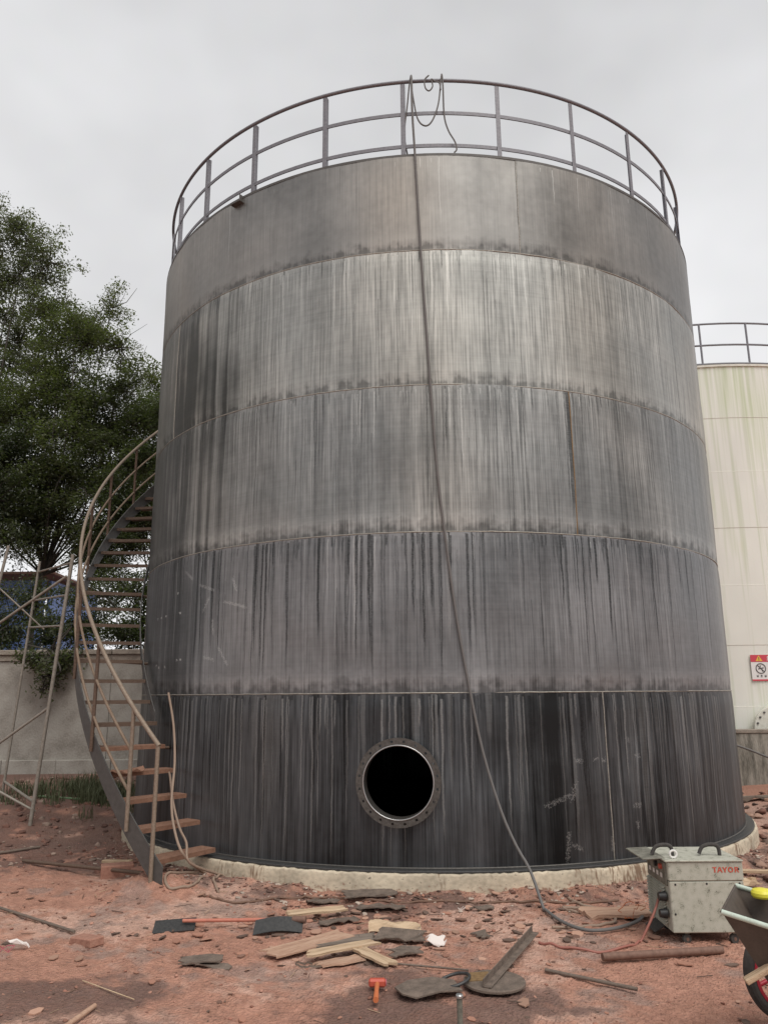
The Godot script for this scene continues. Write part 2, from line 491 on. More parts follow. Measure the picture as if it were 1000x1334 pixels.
	for c in 5:
		var bc: Color = base[c]
		var f1: float = kf[c] / 255.0
		var f2: float = km[c] / 255.0
		var f3: float = kr[c] / 255.0
		var rs: float = rust[c] / 255.0
		var w4: float = kw[c]
		var w5: float = kp[c]
		var weld_x: int = [1166, 398, 1245, 4000, 1272][c]
		for y in range(tops[c], tops[c + 1]):
			var above: float = tops[c + 1] - y          # pixels above the lower weld (6 mm each)
			var below: float = y - tops[c]
			for x in TW:
				var i := y * TW + x
				var pl := 1.0 if (x < weld_x) != (c == 1) else 0.9
				var v := pl + f1 * (0.12 + 0.0070 * patch[i]) * (fine[i] - 128) + f2 * (med[i] - 128) + f3 * (roll[i] - 128) + w4 * (wide[i] - 128) + w5 * (patch[i] - 128) + 0.0007 * (mottle[i] - 128)
				# the plates on the stair side are darker, with streaky edges
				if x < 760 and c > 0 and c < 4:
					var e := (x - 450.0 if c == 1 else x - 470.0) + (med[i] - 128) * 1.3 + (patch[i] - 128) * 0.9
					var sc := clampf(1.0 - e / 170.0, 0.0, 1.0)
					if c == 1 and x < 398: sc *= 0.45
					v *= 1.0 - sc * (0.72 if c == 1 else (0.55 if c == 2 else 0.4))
				# darker just above the lower weld, then a paler band, broken up by the runs
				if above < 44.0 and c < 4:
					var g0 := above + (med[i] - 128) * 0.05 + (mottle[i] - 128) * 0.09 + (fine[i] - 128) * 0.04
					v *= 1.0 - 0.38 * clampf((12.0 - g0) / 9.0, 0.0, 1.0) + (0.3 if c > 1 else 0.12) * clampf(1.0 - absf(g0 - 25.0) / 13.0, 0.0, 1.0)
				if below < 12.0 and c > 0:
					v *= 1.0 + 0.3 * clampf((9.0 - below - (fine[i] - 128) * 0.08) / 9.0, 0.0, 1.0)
				var d := dark[i]
				v *= 1.0 - 0.7 * d
				if v < 0.22: v = 0.22
				var l := light[i] * 0.42
				var q := rs * 255.0 * (tint[i] - 118.0) / 255.0
				if q < 0.0: q *= 0.5
				var r := bc.r * v * (1.0 + q * 0.5) + l
				var g := bc.g * v * (1.0 + q * 0.08) + l
				var b := bc.b * v * (1.0 - q * 0.35) + l * 0.96
				var j := i * 3
				rgb[j] = lut[int(clampf(r, 0, 1) * 1024)]
				rgb[j + 1] = lut[int(clampf(g, 0, 1) * 1024)]
				rgb[j + 2] = lut[int(clampf(b, 0, 1) * 1024)]
				ro[i] = int(clampf(120.0 + 0.16 * (fine[i] - 128) + 0.2 * (patch[i] - 128) + l * 110.0 - d * 22.0, 70, 220))
	var m := StandardMaterial3D.new()
	m.albedo_texture = ImageTexture.create_from_image(Image.create_from_data(TW, TH, false, Image.FORMAT_RGB8, rgb))
	m.roughness_texture = ImageTexture.create_from_image(Image.create_from_data(TW, TH, false, Image.FORMAT_L8, ro))
	m.roughness = 1.0
	m.metallic = 0.7
	return m

func white_tank_material() -> StandardMaterial3D:
	var w := 1024
	var h := 512
	var fine := noise_image(201, 0.12, 1024, 18, w, h, 3)
	var med := noise_image(202, 0.02, 1024, 8, w, h, 3)
	var patch := noise_image(203, 0.015, 512, 256, w, h, 3)
	var rgb := PackedByteArray()
	rgb.resize(w * h * 3)
	for y in h:
		var reach := clampf(1.0 - y / 260.0, 0.0, 1.0)
		for x in w:
			var i := y * w + x
			# algae washed down from the roof edge, in runs with their own outlines
			var a := clampf((0.55 * fine[i] + 0.45 * med[i] + 0.3 * patch[i]) / 255.0 * 1.5 - 1.02 + reach * 0.5, 0.0, 0.75)
			var rust := clampf((med[i] + patch[i] - 330.0) / 160.0, 0.0, 1.0) * 0.2
			var k := 0.95 + 0.08 * (patch[i] - 128) / 128.0
			rgb[i * 3] = srgb_byte((0.84 - 0.42 * a) * k)
			rgb[i * 3 + 1] = srgb_byte((0.835 - 0.34 * a - rust * 0.2) * k)
			rgb[i * 3 + 2] = srgb_byte((0.765 - 0.5 * a - rust * 0.35) * k)
	var m := StandardMaterial3D.new()
	m.albedo_texture = ImageTexture.create_from_image(Image.create_from_data(w, h, false, Image.FORMAT_RGB8, rgb))
	m.roughness = 0.6
	return m

# ---------------------------------------------------------------- the ground
func gh(x: float, z: float) -> float:
	var y := 0.02 * n_low.get_noise_2d(x * 40, z * 40)
	var s := smoothstep(-2.6, -5.2, x) * smoothstep(-8.6, -11.0, z)
	y += 0.26 * s
	y += 0.16 * exp(-Vector2(x + 2.0, z + 7.45).length_squared() / 0.18)
	y += 0.2 * smoothstep(4.6, 6.5, x) * smoothstep(-8.5, -12.0, z)
	return y

func ground_y(x: float, z: float) -> float:
	var y := gh(x, z)
	var near := 1.0 if z > -13.0 and absf(x) < 7.5 else 0.0
	if near > 0.0:
		var m := n_mid.get_noise_2d(x * 60, z * 60)
		y += 0.014 * m + 0.011 * absf(n_mid.get_noise_2d(x * 190 + 50, z * 190)) + 0.015 * n_fine.get_noise_2d(x * 330, z * 330) * (0.4 + 0.9 * smoothstep(-0.1, 0.35, m))
		# spoil heaped against the foundation
		var d := Vector2(x - CX, z - CZ).length()
		y += 0.085 * smoothstep(RAD + 0.6, RAD + 0.14, d) * (0.55 + 0.8 * n_mid.get_noise_2d(x * 38, z * 38 + 400))
	return y

func axis(lo: float, hi: float, step: float, far: float) -> PackedFloat32Array:
	var a := PackedFloat32Array()
	var v := lo
	while v <= hi:
		a.append(v)
		v += step
	var b := PackedFloat32Array()
	var d := step
	v = a[0]
	while v > -far:
		d = min(d * 1.4, 60.0)
		v -= d
		b.append(v)
	b.reverse()
	d = step
	v = a[a.size() - 1]
	while v < far:
		d = min(d * 1.4, 60.0)
		v += d
		a.append(v)
	b.append_array(a)
	return b

func build_ground() -> void:
	var xs := axis(-5.0, 4.4, 0.033, 500.0)
	var zs := axis(-10.5, -3.4, 0.033, 500.0)
	var vs := PackedVector3Array()
	var cs := PackedColorArray()
	var uv := PackedVector2Array()
	var nx := xs.size()
	var clay := lin(.46, .24, .172)
	var pale := lin(.585, .37, .29)
	var damp := lin(.17, .098, .078)
	var grey := lin(.3, .22, .19)
	for z in zs:
		for x in xs:
			vs.append(Vector3(x, ground_y(x, z), z))
			uv.append(Vector2(x, z) * 0.55)
			var a := n_low.get_noise_2d(x * 55 + 300, z * 55)
			var b := n_mid.get_noise_2d(x * 45, z * 45 + 900)
			var f := n_fine.get_noise_2d(x * 120, z * 120)
			var c := clay.lerp(pale, smoothstep(-0.15, 0.4, a + 0.5 * f))
			c = c.lerp(grey, smoothstep(0.12, 0.38, b + 0.35 * f) * 0.6)
			c = c * (1.0 + 0.24 * n_mid.get_noise_2d(x * 170 + 40, z * 170) + 0.2 * n_fine.get_noise_2d(x * 420, z * 420))
			# damp, trodden soil: behind the stair and along the wall, by the foundation, in the lower left corner
			var w := 0.0
			w += 1.35 * smoothstep(-7.6, -9.0, z) * smoothstep(-1.0, -2.2, x)
			w += 0.7 * smoothstep(RAD + 0.9, RAD + 0.2, Vector2(x - CX, z - CZ).length())
			w += 1.4 * smoothstep(0.85, 0.2, Vector2((x + 1.95) * 0.8, z + 4.9).length())
			w += 1.3 * smoothstep(0.95, 0.25, Vector2((x - 0.2) * 0.75, z + 4.8).length())
			w += 0.5 * smoothstep(0.6, 0.2, Vector2(x - 0.0, z + 6.75).length())
			w = w * (0.75 + 0.9 * b) + 0.5 * f * sign(w)
			c = c.lerp(damp, smoothstep(0.25, 0.8, w) * 0.85)
			cs.append(c)
	var idx := PackedInt32Array()
	for j in zs.size() - 1:
		for i in nx - 1:
			var p := j * nx + i
			idx.append_array([p, p + 1, p + nx + 1, p, p + nx + 1, p + nx])
	var st := st_new()
	var arr := []
	arr.resize(Mesh.ARRAY_MAX)
	arr[Mesh.ARRAY_VERTEX] = vs
	arr[Mesh.ARRAY_COLOR] = cs
	arr[Mesh.ARRAY_TEX_UV] = uv
	arr[Mesh.ARRAY_INDEX] = idx
	st.create_from_arrays(arr)
	st.generate_normals()
	var mat := StandardMaterial3D.new()
	mat.vertex_color_use_as_albedo = true
	mat.albedo_texture = ramp_texture(51, 30, 150, 0.5, [lin(.34, .3, .28), lin(.78, .75, .73), lin(.95, .95, .95), lin(1, 1, 1)], 1024)
	mat.roughness = 0.93
	mat.heightmap_enabled = true
	mat.heightmap_texture = grey_texture(52, 60, 1024, 6)
	mat.heightmap_scale = 1.7
	setting("ground", st.commit(), mat)

func lump_mesh(sd: int) -> ArrayMesh:
	# a small clod: a dented icosphere-like lump
	var s := SphereMesh.new()
	s.radius = 1.0
	s.height = 2.0
	s.radial_segments = 7
	s.rings = 4
	var a := s.get_mesh_arrays()
	var v: PackedVector3Array = a[Mesh.ARRAY_VERTEX]
	for i in v.size():
		var p := v[i]
		var q := 1.0 + 1.1 * n_mid.get_noise_3d(p.x * 60 + sd * 31, p.y * 60, p.z * 60)
		v[i] = Vector3(p.x * q, p.y * q * 0.42, p.z * q * 0.8)
	a[Mesh.ARRAY_VERTEX] = v
	a[Mesh.ARRAY_NORMAL] = null
	a[Mesh.ARRAY_TANGENT] = null
	var st := st_new()
	st.create_from_arrays(a)
	st.generate_normals()
	return st.commit()

func scatter(called: String, label: String, mesh: Mesh, count: int, s0: float, s1: float, cols: Array, spread: Callable) -> void:
	var mm := MultiMesh.new()
	mm.transform_format = MultiMesh.TRANSFORM_3D
	mm.use_colors = true
	mm.mesh = mesh
	mm.instance_count = count
	for i in count:
		var p: Vector2 = spread.call()
		var s: float = s0 + (s1 - s0) * pow(rng.randf(), 3.0)
		var b := Basis(Vector3.UP, rng.randf() * TAU) * Basis(Vector3.RIGHT, rng.randf_range(-0.4, 0.4))
		mm.set_instance_transform(i, Transform3D(b.scaled(Vector3(s, s, s)), Vector3(p.x, ground_y(p.x, p.y) + s * 0.15, p.y)))
		var c: Color = cols[rng.randi() % cols.size()]
		mm.set_instance_color(i, c * rng.randf_range(0.75, 1.2))
	var o := MultiMeshInstance3D.new()
	o.name = numbered(called)
	o.multimesh = mm
	o.material_override = M.grit
	add_child(o)
	meta(o, label, "debris")
	o.set_meta("kind", "stuff")

# ---------------------------------------------------------------- the steel tank
func cp(phi: float, r: float, h: float) -> Vector3:
	var a := deg_to_rad(phi)
	return Vector3(-sin(a) * r, h, cos(a) * r)

func shell_r(phi: float, h: float) -> float:
	# plates are never quite round: shallow dents, and a dip where the welds shrank
	var r := RAD + 0.007 * n_dent.get_noise_2d(phi * 3.0, h * 46.0)
	for k in range(1, 5):
		var d: float = absf(h - SEAMS[k])
		r -= 0.007 * exp(-d * d / 0.006)
	return r

func shell_v(st: SurfaceTool, phi: float, h: float, inner := false) -> void:
	var r := shell_r(phi, h) - (0.01 if inner else 0.0)
	var e := 0.4
	var a := cp(phi, shell_r(phi, h), h)
	var du := cp(phi + e, shell_r(phi + e, h), h) - cp(phi - e, shell_r(phi - e, h), h)
	var dv := cp(phi, shell_r(phi, h + 0.015), h + 0.015) - cp(phi, shell_r(phi, h - 0.015), h - 0.015)
	var n := dv.cross(du).normalized()
	if n.dot(Vector3(a.x, 0, a.z)) < 0: n = -n
	st.set_normal(-n if inner else n)
	var u := (90.0 - phi) / 180.0
	u = pingpong(u, 1.0)
	st.set_uv(Vector2(clampf(u, 0.001, 0.999), clampf((7.32 - h) / 7.12, 0.001, 0.999)))
	st.add_vertex(cp(phi, r, h))

func shell_quad(st: SurfaceTool, p: Array, inner := false) -> void:
	var turn: float = (p[1] - p[0]).cross(p[2] - p[0])
	for k in ([0, 1, 2, 0, 2, 3] if (turn > 0.0) != inner else [2, 1, 0, 3, 2, 0]):
		shell_v(st, p[k].x, p[k].y, inner)

func shell_patch(st: SurfaceTool, a0: float, a1: float, h0: float, h1: float, nu: int, nv: int) -> void:
	for i in nu:
		for j in nv:
			var x0 := lerpf(a0, a1, float(i) / nu)
			var x1 := lerpf(a0, a1, float(i + 1) / nu)
			var y0 := lerpf(h0, h1, float(j) / nv)
			var y1 := lerpf(h0, h1, float(j + 1) / nv)
			var p := [Vector2(x0, y0), Vector2(x1, y0), Vector2(x1, y1), Vector2(x0, y1)]
			shell_quad(st, p)
			shell_quad(st, p, true)

const MH_PHI := 7.55
const MH_H := 0.935
const MH_R := 0.315

func shell_with_hole(st: SurfaceTool, a0: float, a1: float, h0: float, h1: float) -> void:
	var half := 0.42
	var dphi := rad_to_deg(half / RAD)
	shell_patch(st, a0, MH_PHI - dphi, h0, h1, int((MH_PHI - dphi - a0) / 1.6), 14)
	shell_patch(st, MH_PHI + dphi, a1, h0, h1, int((a1 - MH_PHI - dphi) / 1.6), 14)
	shell_patch(st, MH_PHI - dphi, MH_PHI + dphi, h0, MH_H - half, 8, 4)
	shell_patch(st, MH_PHI - dphi, MH_PHI + dphi, MH_H + half, h1, 8, 5)
	var seg := 48
	var pt := func(k: int, t: float) -> Vector2:
		var a := TAU * k / seg
		var c := Vector2(cos(a), sin(a))
		var sq := c / maxf(absf(c.x), absf(c.y)) * half
		var q := (c * MH_R).lerp(sq, t)
		return Vector2(MH_PHI + rad_to_deg(q.x / RAD), MH_H + q.y)
	for k in seg:
		for j in 3:
			var p := [pt.call(k, j / 3.0), pt.call(k + 1, j / 3.0), pt.call(k + 1, (j + 1) / 3.0), pt.call(k, (j + 1) / 3.0)]
			shell_quad(st, p)
			shell_quad(st, p, true)

func arc(phi0: float, phi1: float, r: float, h: float, n: int) -> PackedVector3Array:
	var p := PackedVector3Array()
	for i in n + 1:
		p.append(cp(lerpf(phi0, phi1, float(i) / n), r, h))
	return p

# a flat bar bent to the tank's curve: section w (radial) by t (vertical)
func bent_bar(st: SurfaceTool, a: PackedVector3Array, w: float, t: float) -> void:
	for i in a.size() - 1:
		var p := a[i]
		var q := a[i + 1]
		var dp := Vector3(p.x, 0, p.z).normalized() * w * 0.5
		var dq := Vector3(q.x, 0, q.z).normalized() * w * 0.5
		var u := Vector3.UP * t * 0.5
		quad(st, p + dp - u, q + dq - u, q + dq + u, p + dp + u)
		quad(st, q - dq - u, p - dp - u, p - dp + u, q - dq + u)
		quad(st, p - dp + u, p + dp + u, q + dq + u, q - dq + u)
		quad(st, p + dp - u, p - dp - u, q - dq - u, q + dq - u)

func build_tank() -> void:
	var t := thing("storage_tank", "large unpainted dark steel storage tank with round open manhole and railing on top", "tank", Vector3(CX, 0, CZ))
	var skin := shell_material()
	# plates of each ring; the vertical welds stand where the photograph shows them
	var joints := [[-21.8, 98.2, 218.2], [-75.0, 75.0, 165.0], [-19.4, 100.6, 220.6], [-76.0, 55.0, 176.0], [-12.5, 107.5, 227.5]]
	for c in 5:
		for k in 3:
			var a0: float = joints[c][k]
			var a1: float = joints[c][k + 1] if k < 2 else joints[c][0] + 360.0
			var st := st_new()
			if c == 0 and k == 0:
				shell_with_hole(st, a0, a1, SEAMS[0], SEAMS[1])
			else:
				shell_patch(st, a0, a1, SEAMS[c], SEAMS[c + 1], int((a1 - a0) / 1.6), 16)
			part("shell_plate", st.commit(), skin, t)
			# vertical weld
			var w := PackedVector3Array()
			for j in 30:
				var h := lerpf(SEAMS[c] + 0.004, SEAMS[c + 1] - 0.004, j / 29.0)
				w.append(cp(a0 + rng.randf_range(-0.02, 0.02), shell_r(a0, h) - 0.0005, h))
			part("weld_seam", tube_mesh(w, 0.006, 6), M.ochre_rail if c == 2 and k == 0 else M.weld, t)
	for k in range(1, 5):
		var w := PackedVector3Array()
		var rr := PackedFloat32Array()
		for j in 480:
			var a := 0.75 * j
			var wob := 0.003 * n_fine.get_noise_2d(j * 9.0, k * 500.0)
			w.append(cp(a, shell_r(a, SEAMS[k]) - 0.001, SEAMS[k] + wob))
			rr.append(0.0062 + 0.0022 * n_fine.get_noise_2d(j * 40.0, k * 90.0))
		part("weld_seam", tube_mesh(w, rr, 6, true), M.weld, t)
	# bottom plate, inner floor and a low cone roof that keeps the inside dark
	var st := st_new()
	lathe(st, [Vector2(0, .212), Vector2(RAD + .09, .212), Vector2(RAD + .095, .208), Vector2(RAD + .095, .196), Vector2(0, .194)], 144)
	part("bottom_plate", st.commit(), M.dark_steel, t)
	part("fillet_weld", tube_mesh(arc(0, 357, RAD + .004, .216, 120), 0.010, 6, true), M.flange, t)
	st = st_new()
	lathe(st, [Vector2(0, 7.62), Vector2(RAD - .02, 7.30), Vector2(RAD - .02, 7.28), Vector2(0, 7.6)], 96)
	part("roof", st.commit(), M.dark_steel, t)
	st = st_new()
	bent_bar(st, arc(0, 360, RAD - .012, 7.335, 160), .03, .03)
	part("top_curb", st.commit(), M.stringer, t)
	# manhole: neck, flange with bolt holes
	var out := cp(MH_PHI, 1.0, 0.0)
	var mh := Node3D.new()
	mh.name = "manhole"
	t.add_child(mh)
	mh.transform = Transform3D(Basis(Vector3.UP.cross(out), Vector3.UP, out), cp(MH_PHI, RAD, MH_H))
	st = st_new()
	var turn := Basis(Vector3.RIGHT, PI / 2)
	lathe(st, [Vector2(MH_R - .006, -.09), Vector2(MH_R + .006, -.09), Vector2(MH_R + .006, .08), Vector2(MH_R - .006, .085), Vector2(MH_R - .006, -.09)], 64, Vector3.ZERO, turn)
	part("neck", st.commit(), M.flange, mh)
	part("lip", tube_mesh(_circle(MH_R - .002, .101, 64), 0.007, 6, true), M.rim_steel, mh)
	part("flange", flange_mesh(MH_R + .004, .378, .078, .1, 20, .348, .012), M.flange, mh)
	# railing
	var rail := Node3D.new()
	rail.name = "guard_railing"
	t.add_child(rail)
	var rr := RAD - 0.045
	var feet := [-66.5, -52.3, -38.1, -24.0, -10.1, 5.8, 19.3, 34.0, 47.9, 62.0, 76.0]
	for k in 14: feet.append(90.2 + 14.2 * k)
	for phi in feet:
		st = st_new()
		# an angle section standing on the curb
		bbox(st, Vector3(0, 0.49, 0), Vector3(.05, .98, .006), .001)
		bbox(st, Vector3(.022, 0.49, -.024), Vector3(.006, .98, .042), .001)
		part("post", st.commit(), M.rail, rail, cp(phi, rr, 7.305), Basis(Vector3.UP, -deg_to_rad(phi)))
	part("top_rail", tube_mesh(arc(0, 358.5, rr, 8.31, 239), 0.02, 8, true), M.rail, rail)
	for h in [7.90, 7.49]:
		st = st_new()
		bent_bar(st, arc(0, 360, rr - .012, h, 160), .012, .042)
		part("middle_rail" if h > 7.6 else "toe_rail", st.commit(), M.rail, rail)
	# small lug welded near the rim
	st = st_new()
	bbox(st, Vector3(0, 0, .03), Vector3(.16, .012, .07), .002)
	bbox(st, Vector3(.05, .05, .02), Vector3(.012, .1, .05), .002)
	part("lifting_lug", st.commit(), M.stringer, t, cp(36.5, RAD, 7.26), Basis(Vector3.UP, -deg_to_rad(36.5)))

func _circle(r: float, z: float, n: int) -> PackedVector3Array:
	var p := PackedVector3Array()
	for k in n:
		p.append(Vector3(cos(TAU * k / n) * r, sin(TAU * k / n) * r, z))
	return p

# ring between r0 and r1 from z0 to z1 with real bolt holes
func flange_mesh(r0: float, r1: float, z0: float, z1: float, holes: int, rh: float, hr: float) -> ArrayMesh:
	var st := st_new()
	var da := TAU / holes
	for k in holes:
		var a0 := k * da
		var a1 := a0 + da
		var am := a0 + da / 2
		# outline of the sector, 12 points; matching points of the hole
		var pol := func(r: float, a: float) -> Vector2: return Vector2(cos(a), sin(a)) * r
		var o := []
		for i in 4: o.append(pol.call(r1, lerpf(a0, a1, i / 3.0)))
		o.append(pol.call(lerpf(r1, r0, 0.5), a1))
		for i in 4: o.append(pol.call(r0, lerpf(a1, a0, i / 3.0)))
		o.append(pol.call(lerpf(r0, r1, 0.5), a0))
		var c: Vector2 = pol.call(rh, am)
		var h := []
		for q in o:
			h.append(c + (q - c).normalized() * hr)
		var n := o.size()
		for i in n:
			var j := (i + 1) % n
			var v := func(q: Vector2, z: float) -> Vector3: return Vector3(q.x, q.y, z)
			quad(st, v.call(o[i], z1), v.call(o[j], z1), v.call(h[j], z1), v.call(h[i], z1))
			quad(st, v.call(o[i], z0), v.call(o[j], z0), v.call(h[j], z0), v.call(h[i], z0))
			quad(st, v.call(h[i], z1), v.call(h[j], z1), v.call(h[j], z0), v.call(h[i], z0))
		for i in 3:
			var p: Vector2 = o[i]
			var q: Vector2 = o[i + 1]
			quad(st, Vector3(p.x, p.y, z0), Vector3(q.x, q.y, z0), Vector3(q.x, q.y, z1), Vector3(p.x, p.y, z1))
			p = o[i + 5]
			q = o[i + 6]
			quad(st, Vector3(p.x, p.y, z0), Vector3(q.x, q.y, z0), Vector3(q.x, q.y, z1), Vector3(p.x, p.y, z1))
	return st.commit()

func build_foundation() -> void:
	# cast concrete ring, rough and chipped at its upper edge
	var st := st_new()
	var prof := [Vector2(RAD - .6, .19), Vector2(RAD + .10, .193), Vector2(RAD + .113, .188), Vector2(RAD + .118, .176), Vector2(RAD + .122, .12), Vector2(RAD + .126, .06), Vector2(RAD + .13, .0), Vector2(RAD + .14, -.15)]
	var vv := [0.0, .05, .1, .15, .35, .6, .85, 1.0]
	var seg := 720
	for i in prof.size() - 1:
		for k in seg:
			for c in [[i, k], [i, k + 1], [i + 1, k + 1], [i, k], [i + 1, k + 1], [i + 1, k]]:
				var p: Vector2 = prof[c[0]]
				var kk: int = c[1] % seg
				var a: float = 360.0 * kk / seg
				var e := 0.0 if c[0] == 0 else 0.006 * n_fine.get_noise_2d(a * 22.0, p.y * 900.0) + 0.008 * n_mid.get_noise_2d(a * 8.0, 50)
				var up := 0.0 if c[0] < 1 or c[0] > 3 else 0.01 * n_fine.get_noise_2d(a * 30.0, 900)
				var b := a if a < 180.0 else a - 360.0
				st.set_uv(Vector2(pingpong((90.0 - b) / 180.0, 1.0), vv[c[0]]))
				st.set_smooth_group(0)
				st.add_vertex(cp(a, p.x + e, p.y + up))
	st.index()
	st.generate_normals()
	solo("tank_foundation", st.commit(), foundation_material(), "low cream coloured concrete ring under the dark steel tank, stained by soil", "foundation", Vector3(CX, 0, CZ))

func foundation_material() -> StandardMaterial3D:
	var w := 2048
	var h := 64
	var fine := noise_image(301, 0.2, w, 10, w, h, 3)
	var med := noise_image(302, 0.018, w, 3, w, h, 2)
	var mot := noise_image(303, 0.09, w, h, w, h, 4)
	var big := noise_image(304, 0.012, w, h, w, h, 3)
	var b := PackedByteArray()
	b.resize(w * h * 3)
	var cream := lin(.60, .515, .39)
	var brown := lin(.17, .1, .06)
	var black := lin(.06, .05, .04)
	for y in h:
		for x in w:
			var i := y * w + x
			var v := 0.86 + 0.2 * (mot[i] - 128) / 128.0 + 0.2 * (big[i] - 128) / 128.0
			# rust water that ran over the edge; thickest on the far right of the seam
			var run := (med[i] * 0.65 + fine[i] * 0.5) / 255.0 - 0.78
			if x > 1190 and x < 1560: run += 0.2
			var c := cream * v
			c = c.lerp(brown, clampf(run * 5.0, 0.0, 0.85))
			c = c.lerp(black, clampf((mot[i] - 205) / 40.0, 0.0, 0.7))
			# soil splashed up from below, with a ragged edge
			var sp := y / 64.0 - 0.62 - 0.35 * (mot[i] - 128) / 128.0 - 0.2 * (fine[i] - 128) / 128.0
			c = c.lerp(lin(.26, .13, .09), clampf(sp * 5.0, 0.0, 0.8))
			b[i * 3] = srgb_byte(c.r)
			b[i * 3 + 1] = srgb_byte(c.g)
			b[i * 3 + 2] = srgb_byte(c.b)
	var m := StandardMaterial3D.new()
	m.albedo_texture = ImageTexture.create_from_image(Image.create_from_data(w, h, false, Image.FORMAT_RGB8, b))
	m.roughness = 0.92
	return m

# ---------------------------------------------------------------- the stair
func build_stair() -> void:
	var t := thing("spiral_staircase", "rusty steel staircase winding up the outside of the dark steel tank", "staircase", Vector3(CX, 0, CZ))
	var r0 := RAD + 0.07
	var r1 := RAD + 0.80
	var dphi := 3.46
	var rise := 0.227
	var n := 32
	var h_at := func(phi: float) -> float: return 0.28 + (phi - 35.0) / dphi * rise
	for k in n:
		var phi := 35.0 + dphi * k
		var h := 0.28 + rise * k
		var st := st_new()
		# bent tread plate with a front lip
		var w := 2.9
		for s in [[0.0, -0.006, w, 0.006], [0.0, -0.034, 0.1, -0.006]]:
			var p := []
			for hh in [h + s[1], h + s[3]]:
				p.append(cp(phi + s[0], r0, hh))
				p.append(cp(phi + s[0], r1, hh))
				p.append(cp(phi + s[2], r1, hh))
				p.append(cp(phi + s[2], r0, hh))
			quad(st, p[4], p[5], p[6], p[7])
			quad(st, p[3], p[2], p[1], p[0])
			for i in 4:
				var j := (i + 1) % 4
				quad(st, p[i], p[j], p[j + 4], p[i + 4])
		part("tread", st.commit(), M.tread if k < 5 else M.rust_post, t)
	# stringers: tall plates following the helix
	for e in [[r1 + .004, 0.012, "outer_stringer"], [r0 - .004, 0.010, "inner_stringer"]]:
		var st := st_new()
		var steps := 130
		for i in steps:
			if i < 24 and e[1] < .011: continue
			var pa := 33.3 + (dphi * n - 1.0) * i / steps
			var pb := 33.3 + (dphi * n - 1.0) * (i + 1) / steps
			var ha: float = h_at.call(pa)
			var hb: float = h_at.call(pb)
			var lo := 0.15 if e[1] > .011 else .09
			var up := 0.09 if e[1] > .011 else .03
			var la := maxf(ha - lo, 0.1)
			var lb := maxf(hb - lo, 0.1)
			var r: float = e[0]
			var w: float = e[1]
			quad(st, cp(pa, r + w, la), cp(pb, r + w, lb), cp(pb, r + w, hb + up), cp(pa, r + w, ha + up))
			quad(st, cp(pa, r, la), cp(pb, r, lb), cp(pb, r, hb + up), cp(pa, r, ha + up))
			quad(st, cp(pa, r, ha + up), cp(pb, r, hb + up), cp(pb, r + w, hb + up), cp(pa, r + w, ha + up))
			quad(st, cp(pa, r, la), cp(pb, r, lb), cp(pb, r + w, lb), cp(pa, r + w, la))
			if i == 0 or (i == 24 and e[1] < .011):
				quad(st, cp(pa, r, la), cp(pa, r + w, la), cp(pa, r + w, ha + up), cp(pa, r, ha + up))
		part(e[2], st.commit(), M.stringer, t)
	# brackets from the shell to the inner stringer
	for k in range(4, n, 4):
		var phi := 35.0 + dphi * k + 1.0
		var h: float = h_at.call(phi)
		part("bracket", rod_mesh(cp(phi, RAD - .005, h - .1), cp(phi, r1 + .01, h - .05), .018, 6), M.rust_post, t)
	# posts, handrail, two lower rails
	var rp := r1 + 0.03
	var first := true
	for phi in [34.8, 39.6, 49.6, 60.6, 70.6, 80.6, 90.6, 100.6, 110.6, 120.6, 130.6, 138.0]:
		var h: float = h_at.call(phi)
		var foot := 0.1 if first else h - 0.08
		var top: float = h + (1.0 if first else 0.99)
		part("post", rod_mesh(cp(phi, rp, foot), cp(phi, rp, top), .02, 8), M.stair_rail if first or phi < 45 else M.rust_post, t)
		first = false
	var line := func(dh: float, p0: float, p1: float) -> PackedVector3Array:
		var p := PackedVector3Array()
		var m := 70
		for i in m + 1:
			var a := lerpf(p0, p1, float(i) / m)
			p.append(cp(a, rp, h_at.call(a) + dh))
		return p
	part("handrail", tube_mesh(line.call(1.0, 34.6, 138.2), .021, 8), M.stair_rail, t)
	part("middle_rail", tube_mesh(line.call(0.62, 39.6, 138.0), .014, 8), M.brown_rail, t)
	part("lower_rail", tube_mesh(line.call(0.26, 39.6, 138.0), .014, 8), M.brown_rail, t)
	# things left on the stair
	rng.seed = 71
	var sl := slab(torn(.36, .2, .03), .006, .05, 3)
	var pos := Vector3(CX, 0, CZ) + cp(44.6 + 1.2, r1 - .2, 0.28 + rise * 3 + .008)
	solo("rust_sheet", sl, M.tread, "bent rusty sheet lying on a tread of the staircase", "metal sheet", pos, Basis(Vector3.UP, 0.7))

func build_all_structure() -> void:
	build_ground()
	build_tank()
	build_foundation()
	build_stair()

# ---------------------------------------------------------------- the painted tank beyond
const WX := 7.011
const WZ := -19.264
const WR := 5.0

